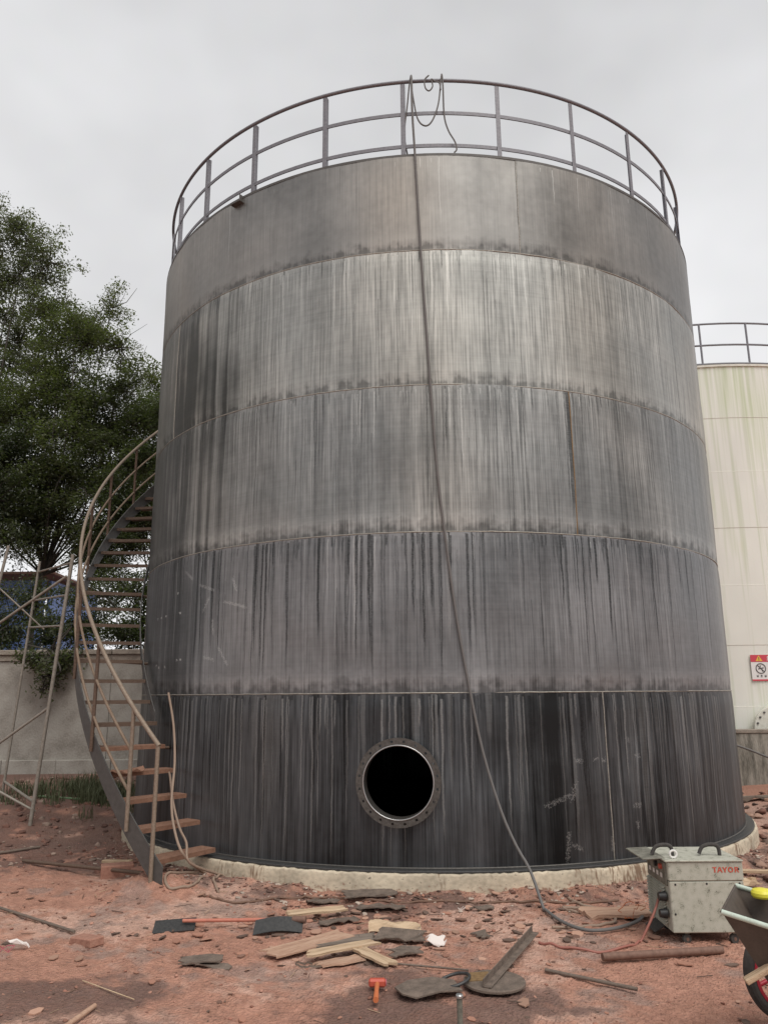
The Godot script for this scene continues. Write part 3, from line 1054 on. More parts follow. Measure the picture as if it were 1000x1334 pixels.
func build_white_tank() -> void:
	var t := thing("painted_tank", "cream painted storage tank streaked with algae, standing behind the dark steel tank", "tank", Vector3(WX, 0, WZ))
	var m := white_tank_material()
	var y0 := 0.33
	var ch := 1.088
	for c in 7:
		var st := st_new()
		var r := WR + (0.004 if c % 2 == 0 else 0.0)
		var h0 := y0 + ch * c
		var h1 := y0 + ch * (c + 1)
		for k in 120:
			var pr := [[k, h0], [k + 1, h0], [k + 1, h1], [k, h1]]
			for i in [0, 1, 2, 0, 2, 3]:
				var a: float = 3.0 * pr[i][0]
				var h: float = pr[i][1]
				st.set_normal(cp(a, 1, 0))
				st.set_uv(Vector2(pingpong(pr[i][0] / 40.0, 1.0), clampf(1.0 - (h - y0) / (ch * 7), .002, .998)))
				st.add_vertex(cp(a, r, h))
		part("shell_plate", st.commit(), m, t)
		if c > 0:
			part("weld_seam", tube_mesh(arc(0, 357, WR - .002, h0, 119), 0.008, 6, true), m_white_seam(), t)
	var top := y0 + ch * 7
	var st := st_new()
	lathe(st, [Vector2(0, top + .4), Vector2(WR + .03, top + .01), Vector2(WR + .03, top - .03), Vector2(0, top - .04)], 96)
	part("roof", st.commit(), m_white_seam(), t)
	var rail := Node3D.new()
	rail.name = "guard_railing"
	t.add_child(rail)
	for k in 34:
		var a := 10.588 * k + 7.8
		part("post", rod_mesh(cp(a, WR - .05, top), cp(a, WR - .05, top + .92), .02, 6), M.rail, rail)
	for h in [0.06, 0.46, 0.92]:
		part("rail", tube_mesh(arc(0, 357, WR - .05, top + h, 119), 0.02, 6, true), M.rail, rail)
	# manhole cover with bolts
	var phi := 1.7
	var out := cp(phi, 1, 0)
	var mh := Node3D.new()
	mh.name = "manhole"
	t.add_child(mh)
	mh.transform = Transform3D(Basis(Vector3.UP.cross(out), Vector3.UP, out), cp(phi, WR, 1.03))
	part("cover", lathe_mesh([Vector2(0, .16), Vector2(.40, .16), Vector2(.41, .15), Vector2(.41, .11), Vector2(.30, .11), Vector2(.30, -.05)], 48, Basis(Vector3.RIGHT, PI / 2)), m_white_seam(), mh)
	for k in 20:
		var a := TAU * k / 20
		part("bolt", lathe_mesh([Vector2(0, .02), Vector2(.018, .02), Vector2(.02, 0)], 6, Basis(Vector3.RIGHT, PI / 2)), M.sign_grey, mh, Vector3(cos(a) * .36, sin(a) * .36, .16))

var _ws: StandardMaterial3D
func m_white_seam() -> StandardMaterial3D:
	if _ws == null:
		_ws = tex_mat(ramp_texture(61, 6, 50, .4, [lin(.5, .48, .4), lin(.7, .68, .6), lin(.76, .74, .67)], 256), .6, 0, Vector3.ONE)
	return _ws

# strokes = list of [x0, y0, x1, y1] in units of the glyph's size
func glyph(st: SurfaceTool, at: Vector2, size: float, strokes: Array, w := 0.1) -> void:
	for s in strokes:
		var a := at + Vector2(s[0], s[1]) * size
		var b := at + Vector2(s[2], s[3]) * size
		var d := (b - a)
		bbox(st, Vector3((a.x + b.x) / 2, (a.y + b.y) / 2, 0), Vector3(d.length() + w * size * .5, w * size, .002), .0004, Basis(Vector3.BACK, d.angle()))

func build_sign() -> void:
	# fixed flat to the shell of the painted tank
	var phi := 0.56
	var out := cp(phi, 1, 0)
	var base := Vector3(WX, 0, WZ) + cp(phi, WR + .012, 2.095)
	var t := thing("warning_sign", "red and white no smoking warning sign on the cream painted tank", "sign", base)
	t.basis = Basis(Vector3.UP.cross(out), Vector3.UP, out)
	var w := .78
	var h := .46
	part("panel", box_mesh(Vector3(w, h, .006), .001), M.sign_white, t)
	part("header", box_mesh(Vector3(w, .125, .003), .0005), M.sign_red, t, Vector3(0, h / 2 - .0625, .005))
	part("footer_bar", box_mesh(Vector3(w, .028, .003), .0005), M.sign_red, t, Vector3(0, -h / 2 + .014, .005))
	var st := st_new()
	var p := PackedVector2Array([Vector2(-.06, .04), Vector2(.06, .04), Vector2(0, -.06)])
	part("warning_triangle", slab(p, .003), M.sign_yellow, t, Vector3(-w / 2 + .15, h / 2 - .07, .0065), Basis(Vector3.RIGHT, PI / 2))
	bbox(st, Vector3(0, .006, 0), Vector3(.012, .045, .002), .0004)
	bbox(st, Vector3(0, -.027, 0), Vector3(.012, .012, .002), .0004)
	part("exclamation_mark", st.commit(), M.sign_grey, t, Vector3(-w / 2 + .15, h / 2 - .068, .0105))
	st = st_new()
	tube(st, _circle(.085, 0, 28), .008, 5, true)
	rod(st, Vector3(-.058, .058, 0), Vector3(.058, -.058, 0), .007, 5)
	bbox(st, Vector3(0, 0, 0), Vector3(.1, .018, .004), .001, Basis(Vector3.BACK, .2))
	bbox(st, Vector3(-.01, .03, 0), Vector3(.016, .05, .004), .001, Basis(Vector3.BACK, -.3))
	bbox(st, Vector3(.02, -.03, 0), Vector3(.016, .05, .004), .001, Basis(Vector3.BACK, .4))
	part("no_smoking_symbol", st.commit(), M.sign_grey, t, Vector3(-w / 2 + .17, -.01, .006))
	# characters as separate strokes
	var wei := [[.35, 1, .15, .7], [.3, .9, .7, .9], [.6, .9, .5, .72], [.1, .7, .95, .7], [.2, .7, .1, 0], [.35, .5, .75, .5], [.75, .5, .75, .3], [.35, .5, .35, .1], [.35, .08, .9, .08]]
	var xian := [[.05, 1, .05, 0], [.05, 1, .3, 1], [.3, 1, .15, .6], [.65, 1, .4, .65], [.65, 1, .95, .65], [.5, .62, .8, .62], [.5, .45, .55, .2], [.68, .45, .68, .2], [.9, .45, .8, .1], [.4, .05, .95, .05]]
	var yan := [[.1, 1, .9, 1], [.35, 1, .35, .65], [.65, 1, .65, .65], [.15, .9, .25, .72], [.85, .9, .75, .72], [.1, .62, .95, .62], [.2, .62, .05, 0]]
	var jin := [[.25, 1, .25, .55], [.05, .85, .45, .85], [.75, 1, .75, .55], [.55, .85, .95, .85], [.2, .5, .8, .5], [.05, .35, .95, .35], [.5, .35, .5, 0], [.3, .22, .15, .05], [.7, .22, .85, .05]]
	st = st_new()
	glyph(st, Vector2(-.1, h / 2 - .105), .085, wei, .12)
	glyph(st, Vector2(.02, h / 2 - .105), .085, xian, .12)
	part("header_lettering", st.commit(), M.sign_white, t, Vector3(0, 0, .0075))
	st = st_new()
	glyph(st, Vector2(-.07, .01), .085, yan, .12)
	glyph(st, Vector2(.05, .01), .085, jin, .12)
	glyph(st, Vector2(-.07, -.1), .085, jin, .12)
	glyph(st, Vector2(.05, -.1), .085, yan, .12)
	part("red_lettering", st.commit(), M.sign_red, t, Vector3(0, 0, .005))
	st = st_new()
	for k in 9:
		glyph(st, Vector2(-w / 2 + .08 + k * .07, -.165), .04, jin if k % 2 == 0 else wei, .13)
	part("small_lettering", st.commit(), M.sign_grey, t, Vector3(0, 0, .005))

func build_bund() -> void:
	var z := -13.45
	var a := Vector3(4.6, 0, z - .35)
	var b := Vector3(16.0, 0, z + .4)
	var dir := (b - a).normalized()
	var t := thing("containment_wall", "low stained grey concrete wall in front of the cream painted tank", "wall", a, -atan2(dir.z, dir.x))
	var l := a.distance_to(b)
	var st := st_new()
	bbox(st, Vector3(l / 2, .5, 0), Vector3(l, 1.0, .2), .01)
	part("wall_body", st.commit(), M.bund, t)
	st = st_new()
	bbox(st, Vector3(l / 2, 1.03, 0), Vector3(l, .06, .24), .008)
	part("coping", st.commit(), M.coping, t)
	rng.seed = 88
	var k := 0
	for q in ["reddish waste board touching the foot of the containment wall", "grey weathered waste board just off the containment wall", "short reddish waste board between wall and steel tank", "long grey waste board lying across other waste boards", "reddish waste board nearest the steel tank's foundation rim"]:
		var s := torn(rng.randf_range(.5, 1.1), rng.randf_range(.12, .22), .04)
		var x := 5.2 + .35 * k
		var zz := -12.8 + .5 * k
		solo("waste_board", slab(s, .025, .05, k), M.wood_pink if k % 2 == 0 else M.wood_grey, q, "board", Vector3(x, ground_y(x, zz) + .005, zz), Basis(Vector3.UP, rng.randf_range(-.5, .5)), "waste boards by the containment wall")
		k += 1
	var c := [Vector3(5.3, .95, -13.3), Vector3(5.8, .8, -13.2), Vector3(6.4, .55, -13.1), Vector3(7.2, .26, -13.0)]
	solo("wall_cable", tube_mesh(smooth(c), .02, 6), M.cable, "black cable hanging along the low grey containment wall", "cable")

# ---------------------------------------------------------------- boundary wall, scaffold, shed, trees
func build_wall() -> void:
	var t := thing("boundary_wall", "long beige rendered boundary wall with weathered coping under the trees", "wall", Vector3(-26, 0, -15.6))
	for k in 12:
		part("wall_panel", box_mesh(Vector3(2.94, 2.0, .2), .006), M.concrete, t, Vector3(1.5 + 2.947 * k, 1.36, 0))
		part("coping_slab", box_mesh(Vector3(2.93, .1, .34), .012), M.coping, t, Vector3(1.5 + 2.947 * k, 2.53, 0))
		part("coping_band", box_mesh(Vector3(2.94, .115, .26), .008), M.coping, t, Vector3(1.5 + 2.947 * k, 2.4205, 0))
	for k in 34:
		part("base_block", box_mesh(Vector3(1.035, .55, .28 + .012 * sin(k * 2.4)), .01), M.concrete, t, Vector3(.5 + 1.04 * k, .235, .02))

func build_scaffold() -> void:
	var t := thing("scaffold_frame", "leaning grey tubular scaffold frame with rungs in front of the boundary wall", "scaffold", Vector3(-4.39, ground_y(-4.39, -10.2), -10.2))
	var o := t.position
	var P := func(called: String, a: Vector3, b: Vector3, r: float) -> void:
		part(called, rod_mesh(a - o, b - o, r, 8), M.galv, t)
	var a0 := Vector3(-4.39, o.y - .02, -10.2)
	var a1 := Vector3(-4.14, 3.53, -10.2)
	var b0 := Vector3(-5.43, ground_y(-5.43, -11.6) - .02, -11.6)
	var b1 := Vector3(-5.2, 3.68, -11.6)
	P.call("pole", a0, a1, .026)
	P.call("pole", b0, b1, .02)
	for y in [3.42, 2.99, 2.59, .42]:
		var ta: float = (y - a0.y) / (a1.y - a0.y)
		var tb: float = (y + .1 - b0.y) / (b1.y - b0.y)
		P.call("rung", a0.lerp(a1, ta), b0.lerp(b1, tb), .014 if y > 1 else .018)
	var c0 := Vector3(-6.05, ground_y(-6.05, -11.2) - .02, -11.2)
	var c1 := Vector3(-5.5, 3.85, -11.2)
	P.call("pole", c0, c1, .022)
	var d0 := Vector3(-5.9, ground_y(-5.9, -10.0) - .02, -10.0)
	P.call("pole", d0, d0 + Vector3(.2, 3.6, 0), .024)
	P.call("brace", Vector3(-4.2, 3.24, -10.2), Vector3(-5.72, 2.3, -10.6), .018)
	P.call("brace", Vector3(-4.29, 1.55, -10.2), Vector3(-5.8, .5, -10.4), .018)
	P.call("brace", Vector3(-4.36, .3, -10.25), Vector3(-5.84, 1.1, -10.1), .016)
	P.call("brace", Vector3(-5.72, 3.35, -11.2), Vector3(-5.0, 2.65, -11.5), .012)

func build_shed() -> void:
	var t := thing("blue_shed", "shed clad in blue sheets glimpsed through the foliage behind the boundary wall", "shed", Vector3(-14.6, 0, -24.0))
	for k in 12:
		part("wall_sheet", box_mesh(Vector3(.74, 5.2, .03), .004), M.blue, t, Vector3(-4.5 + .75 * k, 2.6, .015 * (k % 2)))
	part("side_wall", box_mesh(Vector3(.1, 5.2, 4.0), .01), M.blue, t, Vector3(4.2, 2.6, -2.05))
	part("roof", box_mesh(Vector3(9.6, .1, 4.8), .02), M.rust_pipe, t, Vector3(-.3, 5.3, -2.0), Basis(Vector3.RIGHT, -.03))

func leaf_cluster(n: int, r: float, size: float) -> ArrayMesh:
	var vs := PackedVector3Array()
	var ns := PackedVector3Array()
	var cs := PackedColorArray()
	var idx := PackedInt32Array()
	for k in n:
		var d := Vector3(rng.randfn(), rng.randfn() * .8, rng.randfn()).normalized() * r * pow(rng.randf(), .5)
		var ax := Vector3(rng.randfn(), rng.randfn() * .5 - .25, rng.randfn()).normalized()
		var up := Vector3(rng.randfn() * .6, 1.0, rng.randfn() * .6).normalized()
		var sd := ax.cross(up).normalized()
		var nn := sd.cross(ax).normalized()
		var l := size * rng.randf_range(.7, 1.25)
		var w := l * .24
		var b := vs.size()
		vs.append_array([d - ax * l * .5, d + sd * w + nn * w * .3, d + ax * l * .5, d - sd * w + nn * w * .3])
		for j in 4:
			ns.append(nn)
		var tone := rng.randf_range(.7, 1.35)
		for j in 4: cs.append(Color(tone, tone, tone))
		idx.append_array([b, b + 2, b + 1, b, b + 3, b + 2])
	var arr := []
	arr.resize(Mesh.ARRAY_MAX)
	arr[Mesh.ARRAY_VERTEX] = vs
	arr[Mesh.ARRAY_NORMAL] = ns
	arr[Mesh.ARRAY_COLOR] = cs
	arr[Mesh.ARRAY_INDEX] = idx
	var m := ArrayMesh.new()
	m.add_surface_from_arrays(Mesh.PRIMITIVE_TRIANGLES, arr)
	return m

var clusters := []

# blobs: Vector4(x, y, z, r) in the world; the crown is leaf clusters on twigs that fill the blobs unevenly
func tree(called: String, label: String, category: String, foot: Vector3, lean: Vector3, blobs: Array, per_m3: float, cols: Array, trunk_r: float, sd: int, group: String) -> void:
	rng.seed = sd
	var t := thing(called, label, category, foot, 0.0, group)
	var st := st_new()
	var fork := lean
	if trunk_r > 0.0:
		var tp := smooth([Vector3(0, -.1, 0), fork * .33 + Vector3(.12, 0, .05), fork * .66 + Vector3(-.08, 0, .06), fork], 6)
		var rr := PackedFloat32Array()
		for i in tp.size(): rr.append(trunk_r * (1.25 - .6 * i / tp.size()))
		tube(st, tp, rr, 10)
		part("trunk", st.commit(), M.bark, t)
	st = st_new()
	var xf := []
	for b in blobs:
		var c := Vector3(b.x, b.y, b.z) - foot
		var r: float = b.w
		# limb to the blob and twigs inside it
		var mid := fork.lerp(c, .5) + Vector3(rng.randfn(), rng.randfn() * .5 + .3, rng.randfn()) * .45
		var br := maxf(trunk_r, .06)
		tube(st, smooth([fork * .92, mid, c], 5), [br * .42, br * .37, br * .33, br * .29, br * .25, br * .21, br * .18, br * .16, br * .13, br * .11, br * .08], 6)
		var tw := int(13 + r * 12)
		var tips := []
		for k in tw:
			var d := Vector3(rng.randfn(), rng.randfn() * .85 + .15, rng.randfn()).normalized()
			var e := c + d * r * rng.randf_range(.5, 1.05) * (1.45 if rng.randf() < .22 else 1.0)
			tube(st, PackedVector3Array([c + d * .05, c.lerp(e, .5) + Vector3(rng.randfn(), rng.randfn(), rng.randfn()) * .07, e]), [.014, .009, .004], 4)
			tips.append([c, e])
		var cnt := int(per_m3 * 4.0 / 3.0 * PI * r * r * r)
		for k in cnt:
			var tip: Array = tips[rng.randi() % tips.size()]
			var q: Vector3 = tip[0].lerp(tip[1], pow(rng.randf(), .55) * 1.05)
			q += Vector3(rng.randfn(), rng.randfn(), rng.randfn()) * r * .1
			xf.append([q, rng.randf_range(.55, 1.05)])
	part("limbs", st.commit(), M.bark, t)
	var mm := MultiMesh.new()
	mm.transform_format = MultiMesh.TRANSFORM_3D
	mm.use_colors = true
	mm.mesh = clusters[sd % clusters.size()]
	mm.instance_count = xf.size()
	for i in xf.size():
		var s: float = xf[i][1]
		mm.set_instance_transform(i, Transform3D(Basis(Vector3.UP, rng.randf() * TAU).scaled(Vector3(s, s, s)), xf[i][0]))
		var p: Vector3 = xf[i][0]
		var n := .5 + .5 * n_low.get_noise_3d(p.x * 25, p.y * 25 + sd, p.z * 25)
		var c: Color = (cols[0] as Color).lerp(cols[1], clampf(n * 1.3 - .15 + rng.randf_range(-.2, .2), 0, 1))
		mm.set_instance_color(i, c)
	var o := MultiMeshInstance3D.new()
	o.name = "crown"
	o.multimesh = mm
	o.material_override = M.leaf
	o.set_meta("kind", "stuff")
	t.add_child(o)

func build_trees() -> void:
	rng.seed = 500
	for k in 3:
		clusters.append(leaf_cluster(46, .30, .095))
	var grey := [lin(.105, .112, .09), lin(.19, .197, .155)]
	var green := [lin(.088, .099, .067), lin(.18, .19, .115)]
	var deep := [lin(.072, .084, .06), lin(.14, .155, .095)]
	var sunny := [lin(.09, .105, .045), lin(.18, .19, .08)]  # yellow green leaves of the far tree
	var grp := "trees behind the boundary wall"
	tree("tall_tree", "tallest loose grey green tree rising behind the boundary wall and scaffold", "tree", Vector3(-11.6, 0, -20.5), Vector3(.6, 6.0, 0), [
		Vector4(-10.45, 14.9, -20.5, 1.0), Vector4(-9.6, 13.9, -20.2, .9), Vector4(-11.7, 14.7, -20.5, 1.3), Vector4(-10.6, 13.4, -20.3, 1.2), Vector4(-9.7, 12.6, -20.4, .9),
		Vector4(-13.5, 14.0, -20.8, 1.5), Vector4(-11.9, 12.4, -20.2, 1.3), Vector4(-10.4, 11.6, -20.6, 1.1), Vector4(-13.8, 11.6, -20.6, 1.5), Vector4(-12.0, 10.3, -20.3, 1.4), Vector4(-15.4, 12.6, -21, 1.7), Vector4(-14.6, 9.7, -20.5, 1.5), Vector4(-11.0, 9.6, -20.4, 1.2), Vector4(-9.75, 10.7, -20.3, .9), Vector4(-9.9, 9.2, -20.2, 1.0), Vector4(-13.0, 8.4, -20.4, 1.4)], 19, grey, .12, 601, grp)
	tree("bushy_tree", "dense dark bushy tree behind the wall between tall tree and steel tank", "tree", Vector3(-8.6, 0, -19.0), Vector3(.2, 5.0, 0), [
		Vector4(-8.35, 11.5, -19.3, .8), Vector4(-9.1, 11.9, -19.6, .8), Vector4(-7.25, 11.75, -19.0, .7), Vector4(-7.7, 10.9, -19.1, 1.0), Vector4(-6.9, 10.6, -18.9, .8), Vector4(-8.7, 10.9, -19.2, .9), Vector4(-8.4, 9.8, -18.8, 1.2), Vector4(-6.9, 9.5, -19, 1.0), Vector4(-6.4, 8.6, -19.2, .85),
		Vector4(-7.8, 8.5, -18.7, 1.3), Vector4(-9.3, 8.6, -19, 1.2), Vector4(-6.5, 7.4, -19, 1.0), Vector4(-7.1, 6.7, -18.9, 1.0), Vector4(-8.7, 6.6, -19.2, 1.2), Vector4(-7.4, 5.6, -19.2, 1.0), Vector4(-9.5, 6.2, -19.2, 1.1), Vector4(-8.2, 9.2, -19.5, 1.3), Vector4(-7.2, 8.2, -19.6, 1.3), Vector4(-7.9, 7.1, -18.7, 1.3), Vector4(-9.4, 7.2, -19, 1.2), Vector4(-6.6, 6.3, -19.1, 1.0), Vector4(-8.1, 6.0, -18.8, 1.1), Vector4(-7.2, 5.3, -18.8, .9), Vector4(-8.9, 5.5, -18.9, .9)], 24, green, .08, 602, grp)
	tree("far_tree", "yellow green tree top peeking out beside the edge of the steel tank", "tree", Vector3(-6.6, 0, -24.0), Vector3(.2, 5.0, 0), [
		Vector4(-7.35, 11.4, -24, .9), Vector4(-6.6, 11.9, -24.2, .9), Vector4(-7.3, 10.2, -23.8, 1.2), Vector4(-5.8, 10.6, -24, 1.3), Vector4(-7.6, 8.6, -24, 1.3), Vector4(-6.4, 8.8, -24.2, 1.3), Vector4(-7.0, 7.2, -24, 1.4), Vector4(-8.2, 7.0, -24, 1.1), Vector4(-5.4, 8.0, -24, 1.4)], 24, sunny, .2, 603, grp)
	tree("low_tree", "low spreading deep green tree leaning over the boundary wall by the scaffold", "tree", Vector3(-10.9, 0, -18.2), Vector3(.2, 4.4, 0), [
		Vector4(-10.6, 7.9, -18.2, 1.3), Vector4(-9.4, 7.4, -18, 1.2), Vector4(-10.4, 6.4, -18, 1.2), Vector4(-11.9, 7.4, -18.4, 1.5), Vector4(-9.1, 6.2, -17.8, 1.1), Vector4(-13.0, 6.6, -18.3, 1.6), Vector4(-10.9, 8.9, -18.5, 1.2), Vector4(-13.2, 8.8, -18.6, 1.5), Vector4(-11.4, 5.4, -18.2, .9), Vector4(-9.9, 5.6, -17.9, .8), Vector4(-12.4, 5.4, -18, 1.1), Vector4(-10.6, 5.2, -17.9, .8), Vector4(-13.6, 5.3, -18, 1.1), Vector4(-8.7, 5.2, -17.8, .8)], 27, deep, .08, 604, grp)
	tree("tank_side_tree", "shaded deep green tree standing behind the staircase of the steel tank", "tree", Vector3(-5.4, 0, -18.4), Vector3(.2, 3.4, 0), [
		Vector4(-6.0, 5.1, -18.4, .9), Vector4(-5.2, 6.0, -18.4, 1.1), Vector4(-5.4, 7.4, -18.5, 1.2), Vector4(-4.4, 6.6, -18.4, 1.2), Vector4(-4.4, 8.2, -18.6, 1.2), Vector4(-4.6, 5.0, -18.4, .9), Vector4(-5.6, 8.6, -18.8, .9), Vector4(-6.3, 6.2, -18.2, 1.0), Vector4(-6.0, 4.1, -18.3, .8), Vector4(-5.0, 4.0, -18.3, .8), Vector4(-6.9, 4.7, -18.4, .8)], 29, deep, .07, 605, grp)
	var side := "trees along the left side of the yard"
	var kk := 0
	for q in [[-13.0, -12.5, "broad dark tree at the side of the yard, next to the boundary wall"], [-13.5, -8.0, "broad dark tree at the side of the yard, second from the boundary wall"], [-13.2, -3.4, "broad dark tree at the side of the yard, third from the boundary wall"]]:
		var bl := []
		rng.seed = 700 + kk
		for i in 13:
			bl.append(Vector4(q[0] + rng.randfn() * 1.3, 4.0 + 7.0 * i / 13.0 + rng.randf(), q[1] + rng.randfn() * 1.4, rng.randf_range(1.1, 1.6)))
		tree("side_tree", q[2], "tree", Vector3(q[0], 0, q[1]), Vector3(.1, 3.6, 0), bl, 12, deep, .2, 650 + kk, side)
		kk += 1
	var sh := "shrubs along the back of the boundary wall"
	var k := 0
	for x in [-12.6, -10.9, -9.3, -7.7, -6.2, -4.8]:
		var names := ["thick dark shrub behind the wall farthest from the steel tank", "dark shrub behind the wall, second farthest from the steel tank", "dark leafy shrub behind the wall in front of the blue shed", "dark shrub behind the wall above the grassy bank", "dark shrub behind the wall next to the winding staircase", "dark shrub behind the wall closest to the steel tank"]
		tree("shrub", names[k], "shrub", Vector3(x, 0, -17.0 + .3 * (k % 2)), Vector3(0, 1.2, 0), [Vector4(x, 2.2, -17, .75), Vector4(x + .5, 3.0, -16.9, .7), Vector4(x - .5, 3.05, -17.1, .7), Vector4(x + .05, 3.6 + .25 * (k % 3), -17, .62), Vector4(x - .7, 3.9, -17.2, .5)], 34, deep, .05, 610 + k, sh)
		k += 1
	tree("wall_shrub", "small trailing green shrub hanging over the top of the boundary wall", "shrub", Vector3(-6.5, 2.5, -15.4), Vector3(0, .06, 0), [Vector4(-6.75, 2.36, -15.32, .32), Vector4(-6.3, 2.3, -15.3, .33), Vector4(-6.5, 2.05, -15.3, .27), Vector4(-6.05, 2.45, -15.35, .24), Vector4(-6.55, 1.85, -15.3, .17)], 90, green, 0.0, 620, "")
	# grass on the bank below the wall
	rng.seed = 640
	var st := st_new()
	var tuft := Vector2.ZERO
	for i in 2600:
		if i % 26 == 0: tuft = Vector2(-4.5 + rng.randfn() * .55, -12.6 + rng.randfn() * .6)
		var p := tuft + Vector2(rng.randfn(), rng.randfn()) * .07
		if p.x > -3.2: continue
		var g := Vector3(p.x, ground_y(p.x, p.y) - .01, p.y)
		var l := rng.randf_range(.08, .26)
		var a := rng.randf() * TAU
		var d := Vector3(cos(a), 0, sin(a))
		var s := d.cross(Vector3.UP) * .006
		var tip := g + Vector3.UP * l + d * l * rng.randf_range(.1, .6)
		var md := g + Vector3.UP * l * .6 + d * l * .12
		quad(st, g - s, g + s, md + s * .8, md - s * .8)
		tri(st, md - s * .8, md + s * .8, tip)
	var m := plain(lin(.085, .095, .045), .7)
	var o := solo("bank_grass", st.commit(), m, "patch of rough dark grass on the soil bank below the boundary wall", "grass")
	o.set_meta("kind", "stuff")

# ---------------------------------------------------------------- cables
func ground_line(p: Array, r: float, per := 8) -> PackedVector3Array:
	var a := []
	for q in p: a.append(Vector3(q[0] - .03, 0, q[1] * 1.01))
	var s := smooth(a, per)
	for i in s.size():
		s[i].y = ground_y(s[i].x, s[i].z) + r * 0.8
	return s

func build_cables() -> void:
	var o := Vector3(CX, 0, CZ)
	# heavy cable hanging from the top rail down the front to the welding machine
	var p := []
	for q in [[4.4, 8.335, -.045], [4.25, 8.30, .02], [4.2, 7.84, .03], [3.95, 7.4, .03], [3.85, 7.21, .03], [3.28, 6.15, .03], [2.62, 5.19, .028], [2.23, 4.61, .03], [1.51, 3.74, .03], [.65, 3.13, .03], [-.56, 2.40, .03], [-2.12, 1.71, .035], [-3.5, 1.18, .06], [-5.2, .72, .14], [-6.6, .44, .24], [-7.7, .26, .36]]:
		p.append(o + cp(q[0], RAD + q[2], q[1]))
	var tail := ground_line([[1.27, -6.66], [1.33, -6.31], [1.46, -6.08], [1.67, -6.1], [1.88, -6.28], [2.02, -6.5]], .022, 6)
	for i in tail.size(): tail[i].y = maxf(gh(tail[i].x, tail[i].z) + .03, ground_y(tail[i].x, tail[i].z) + .014)
	for v in tail: p.append(v)
	solo("hanging_cable", tube_mesh(smooth(p, 3), .0125, 8), M.cable, "long grey cable hanging down the front of the steel tank to the ground", "cable")
	# rope loops tied to the top rail
	var rp := RAD - 0.03
	var q2 := []
	for q in [[6.1, 7.33, -.1], [6.8, 7.65, -.05], [6.2, 8.0, .01], [5.6, 8.32, .03], [5.3, 8.1, .03], [4.6, 7.82, .0], [3.4, 7.72, .0], [2.2, 7.78, .0], [1.1, 8.0, .0], [.6, 8.3, .03], [.4, 8.36, .01], [.3, 8.2, .02], [.2, 7.85, .0], [-.4, 7.66, .0], [-1.4, 7.5, .02], [-1.6, 7.40, .03], [-1.2, 7.36, .03]]:
		q2.append(o + cp(q[0] - 1.2, rp + q[2], q[1]))
	solo("tied_rope", tube_mesh(smooth(q2, 6), .009, 6), M.cable, "thin dark rope slung in loops from the tank's top rail", "rope")
	var q3 := []
	for q in [[2.6, 8.34], [3.3, 8.28], [3.2, 8.18], [2.6, 8.14], [2.0, 8.2], [2.2, 8.29], [1.6, 8.26], [.9, 8.24], [.7, 8.15]]:
		q3.append(o + cp(q[0] - 1.2, rp + .03, q[1]))
	solo("knotted_wire", tube_mesh(smooth(q3, 6), .008, 6), M.cable, "short knotted wire curled below the tank's top rail", "wire")
	# two tan hoses over the stair
	var s1 := []
	for q in [[49.0, 1.72, .06], [46.0, 1.4, .09], [42.5, 1.04, .2], [38.8, .72, .40], [35.4, .5, .55], [32.6, .32, .62]]:
		s1.append(o + cp(q[0], RAD + q[2], q[1]))
	var e1 := ground_line([[-1.66, -7.72], [-1.74, -7.5], [-1.9, -7.3], [-1.82, -7.1], [-1.66, -7.2], [-1.62, -7.44]], .012, 6)
	for v in e1: s1.append(v)
	solo("tan_hose", tube_mesh(smooth(s1, 4), .013, 6), M.cable_tan, "tan hose draped over the lowest stair treads, ending in a coil", "hose")
	var s2 := []
	for q in [[45.8, .93, .12], [43.0, .90, .22], [40.4, .70, .30], [37.0, .50, .40], [34.0, .40, .50], [32.2, .26, .58]]:
		s2.append(o + cp(q[0], RAD + q[2], q[1]))
	var e2 := ground_line([[-1.50, -7.66], [-1.52, -7.45], [-1.42, -7.2]], .012, 6)
	for v in e2: s2.append(v)
	solo("tan_hose", tube_mesh(smooth(s2, 4), .012, 6), M.cable_tan, "straight tan hose beside the coiled one, running off the second tread", "hose")
	solo("ground_cable", tube_mesh(ground_line([[-1.52, -7.06], [-1.2, -6.92], [-.97, -7.02], [-.66, -7.06], [-.4, -7.06], [-.1, -6.9], [.2, -6.84], [.6, -6.83], [1.0, -6.82], [1.5, -6.86], [1.95, -6.95]], .01), .01, 6), M.cable_brown, "thin brown cable along the foot of the cream foundation", "cable")
	solo("red_cable", tube_mesh(smooth([Vector3(2.0, .3, -6.05), Vector3(1.96, .3, -6.04), Vector3(1.88, .18, -5.98)] + Array(ground_line([[1.80, -5.9], [1.67, -5.76], [1.43, -5.66], [1.2, -5.72], [1.07, -5.82]], .012, 3)), 4), .009, 6), M.cable_red, "pinkish red cable curving from the welding machine over the soil", "cable")
	solo("looped_cable", tube_mesh(ground_line([[1.55, -7.0], [1.62, -6.8], [1.8, -6.72], [1.72, -6.58], [1.52, -6.62], [1.45, -6.75], [1.66, -6.7], [1.78, -6.5], [1.7, -6.3], [1.5, -6.26], [1.25, -6.24]], .012), .0125, 6), M.cable_tan, "tan looped cable on the soil left of the welding machine", "cable")

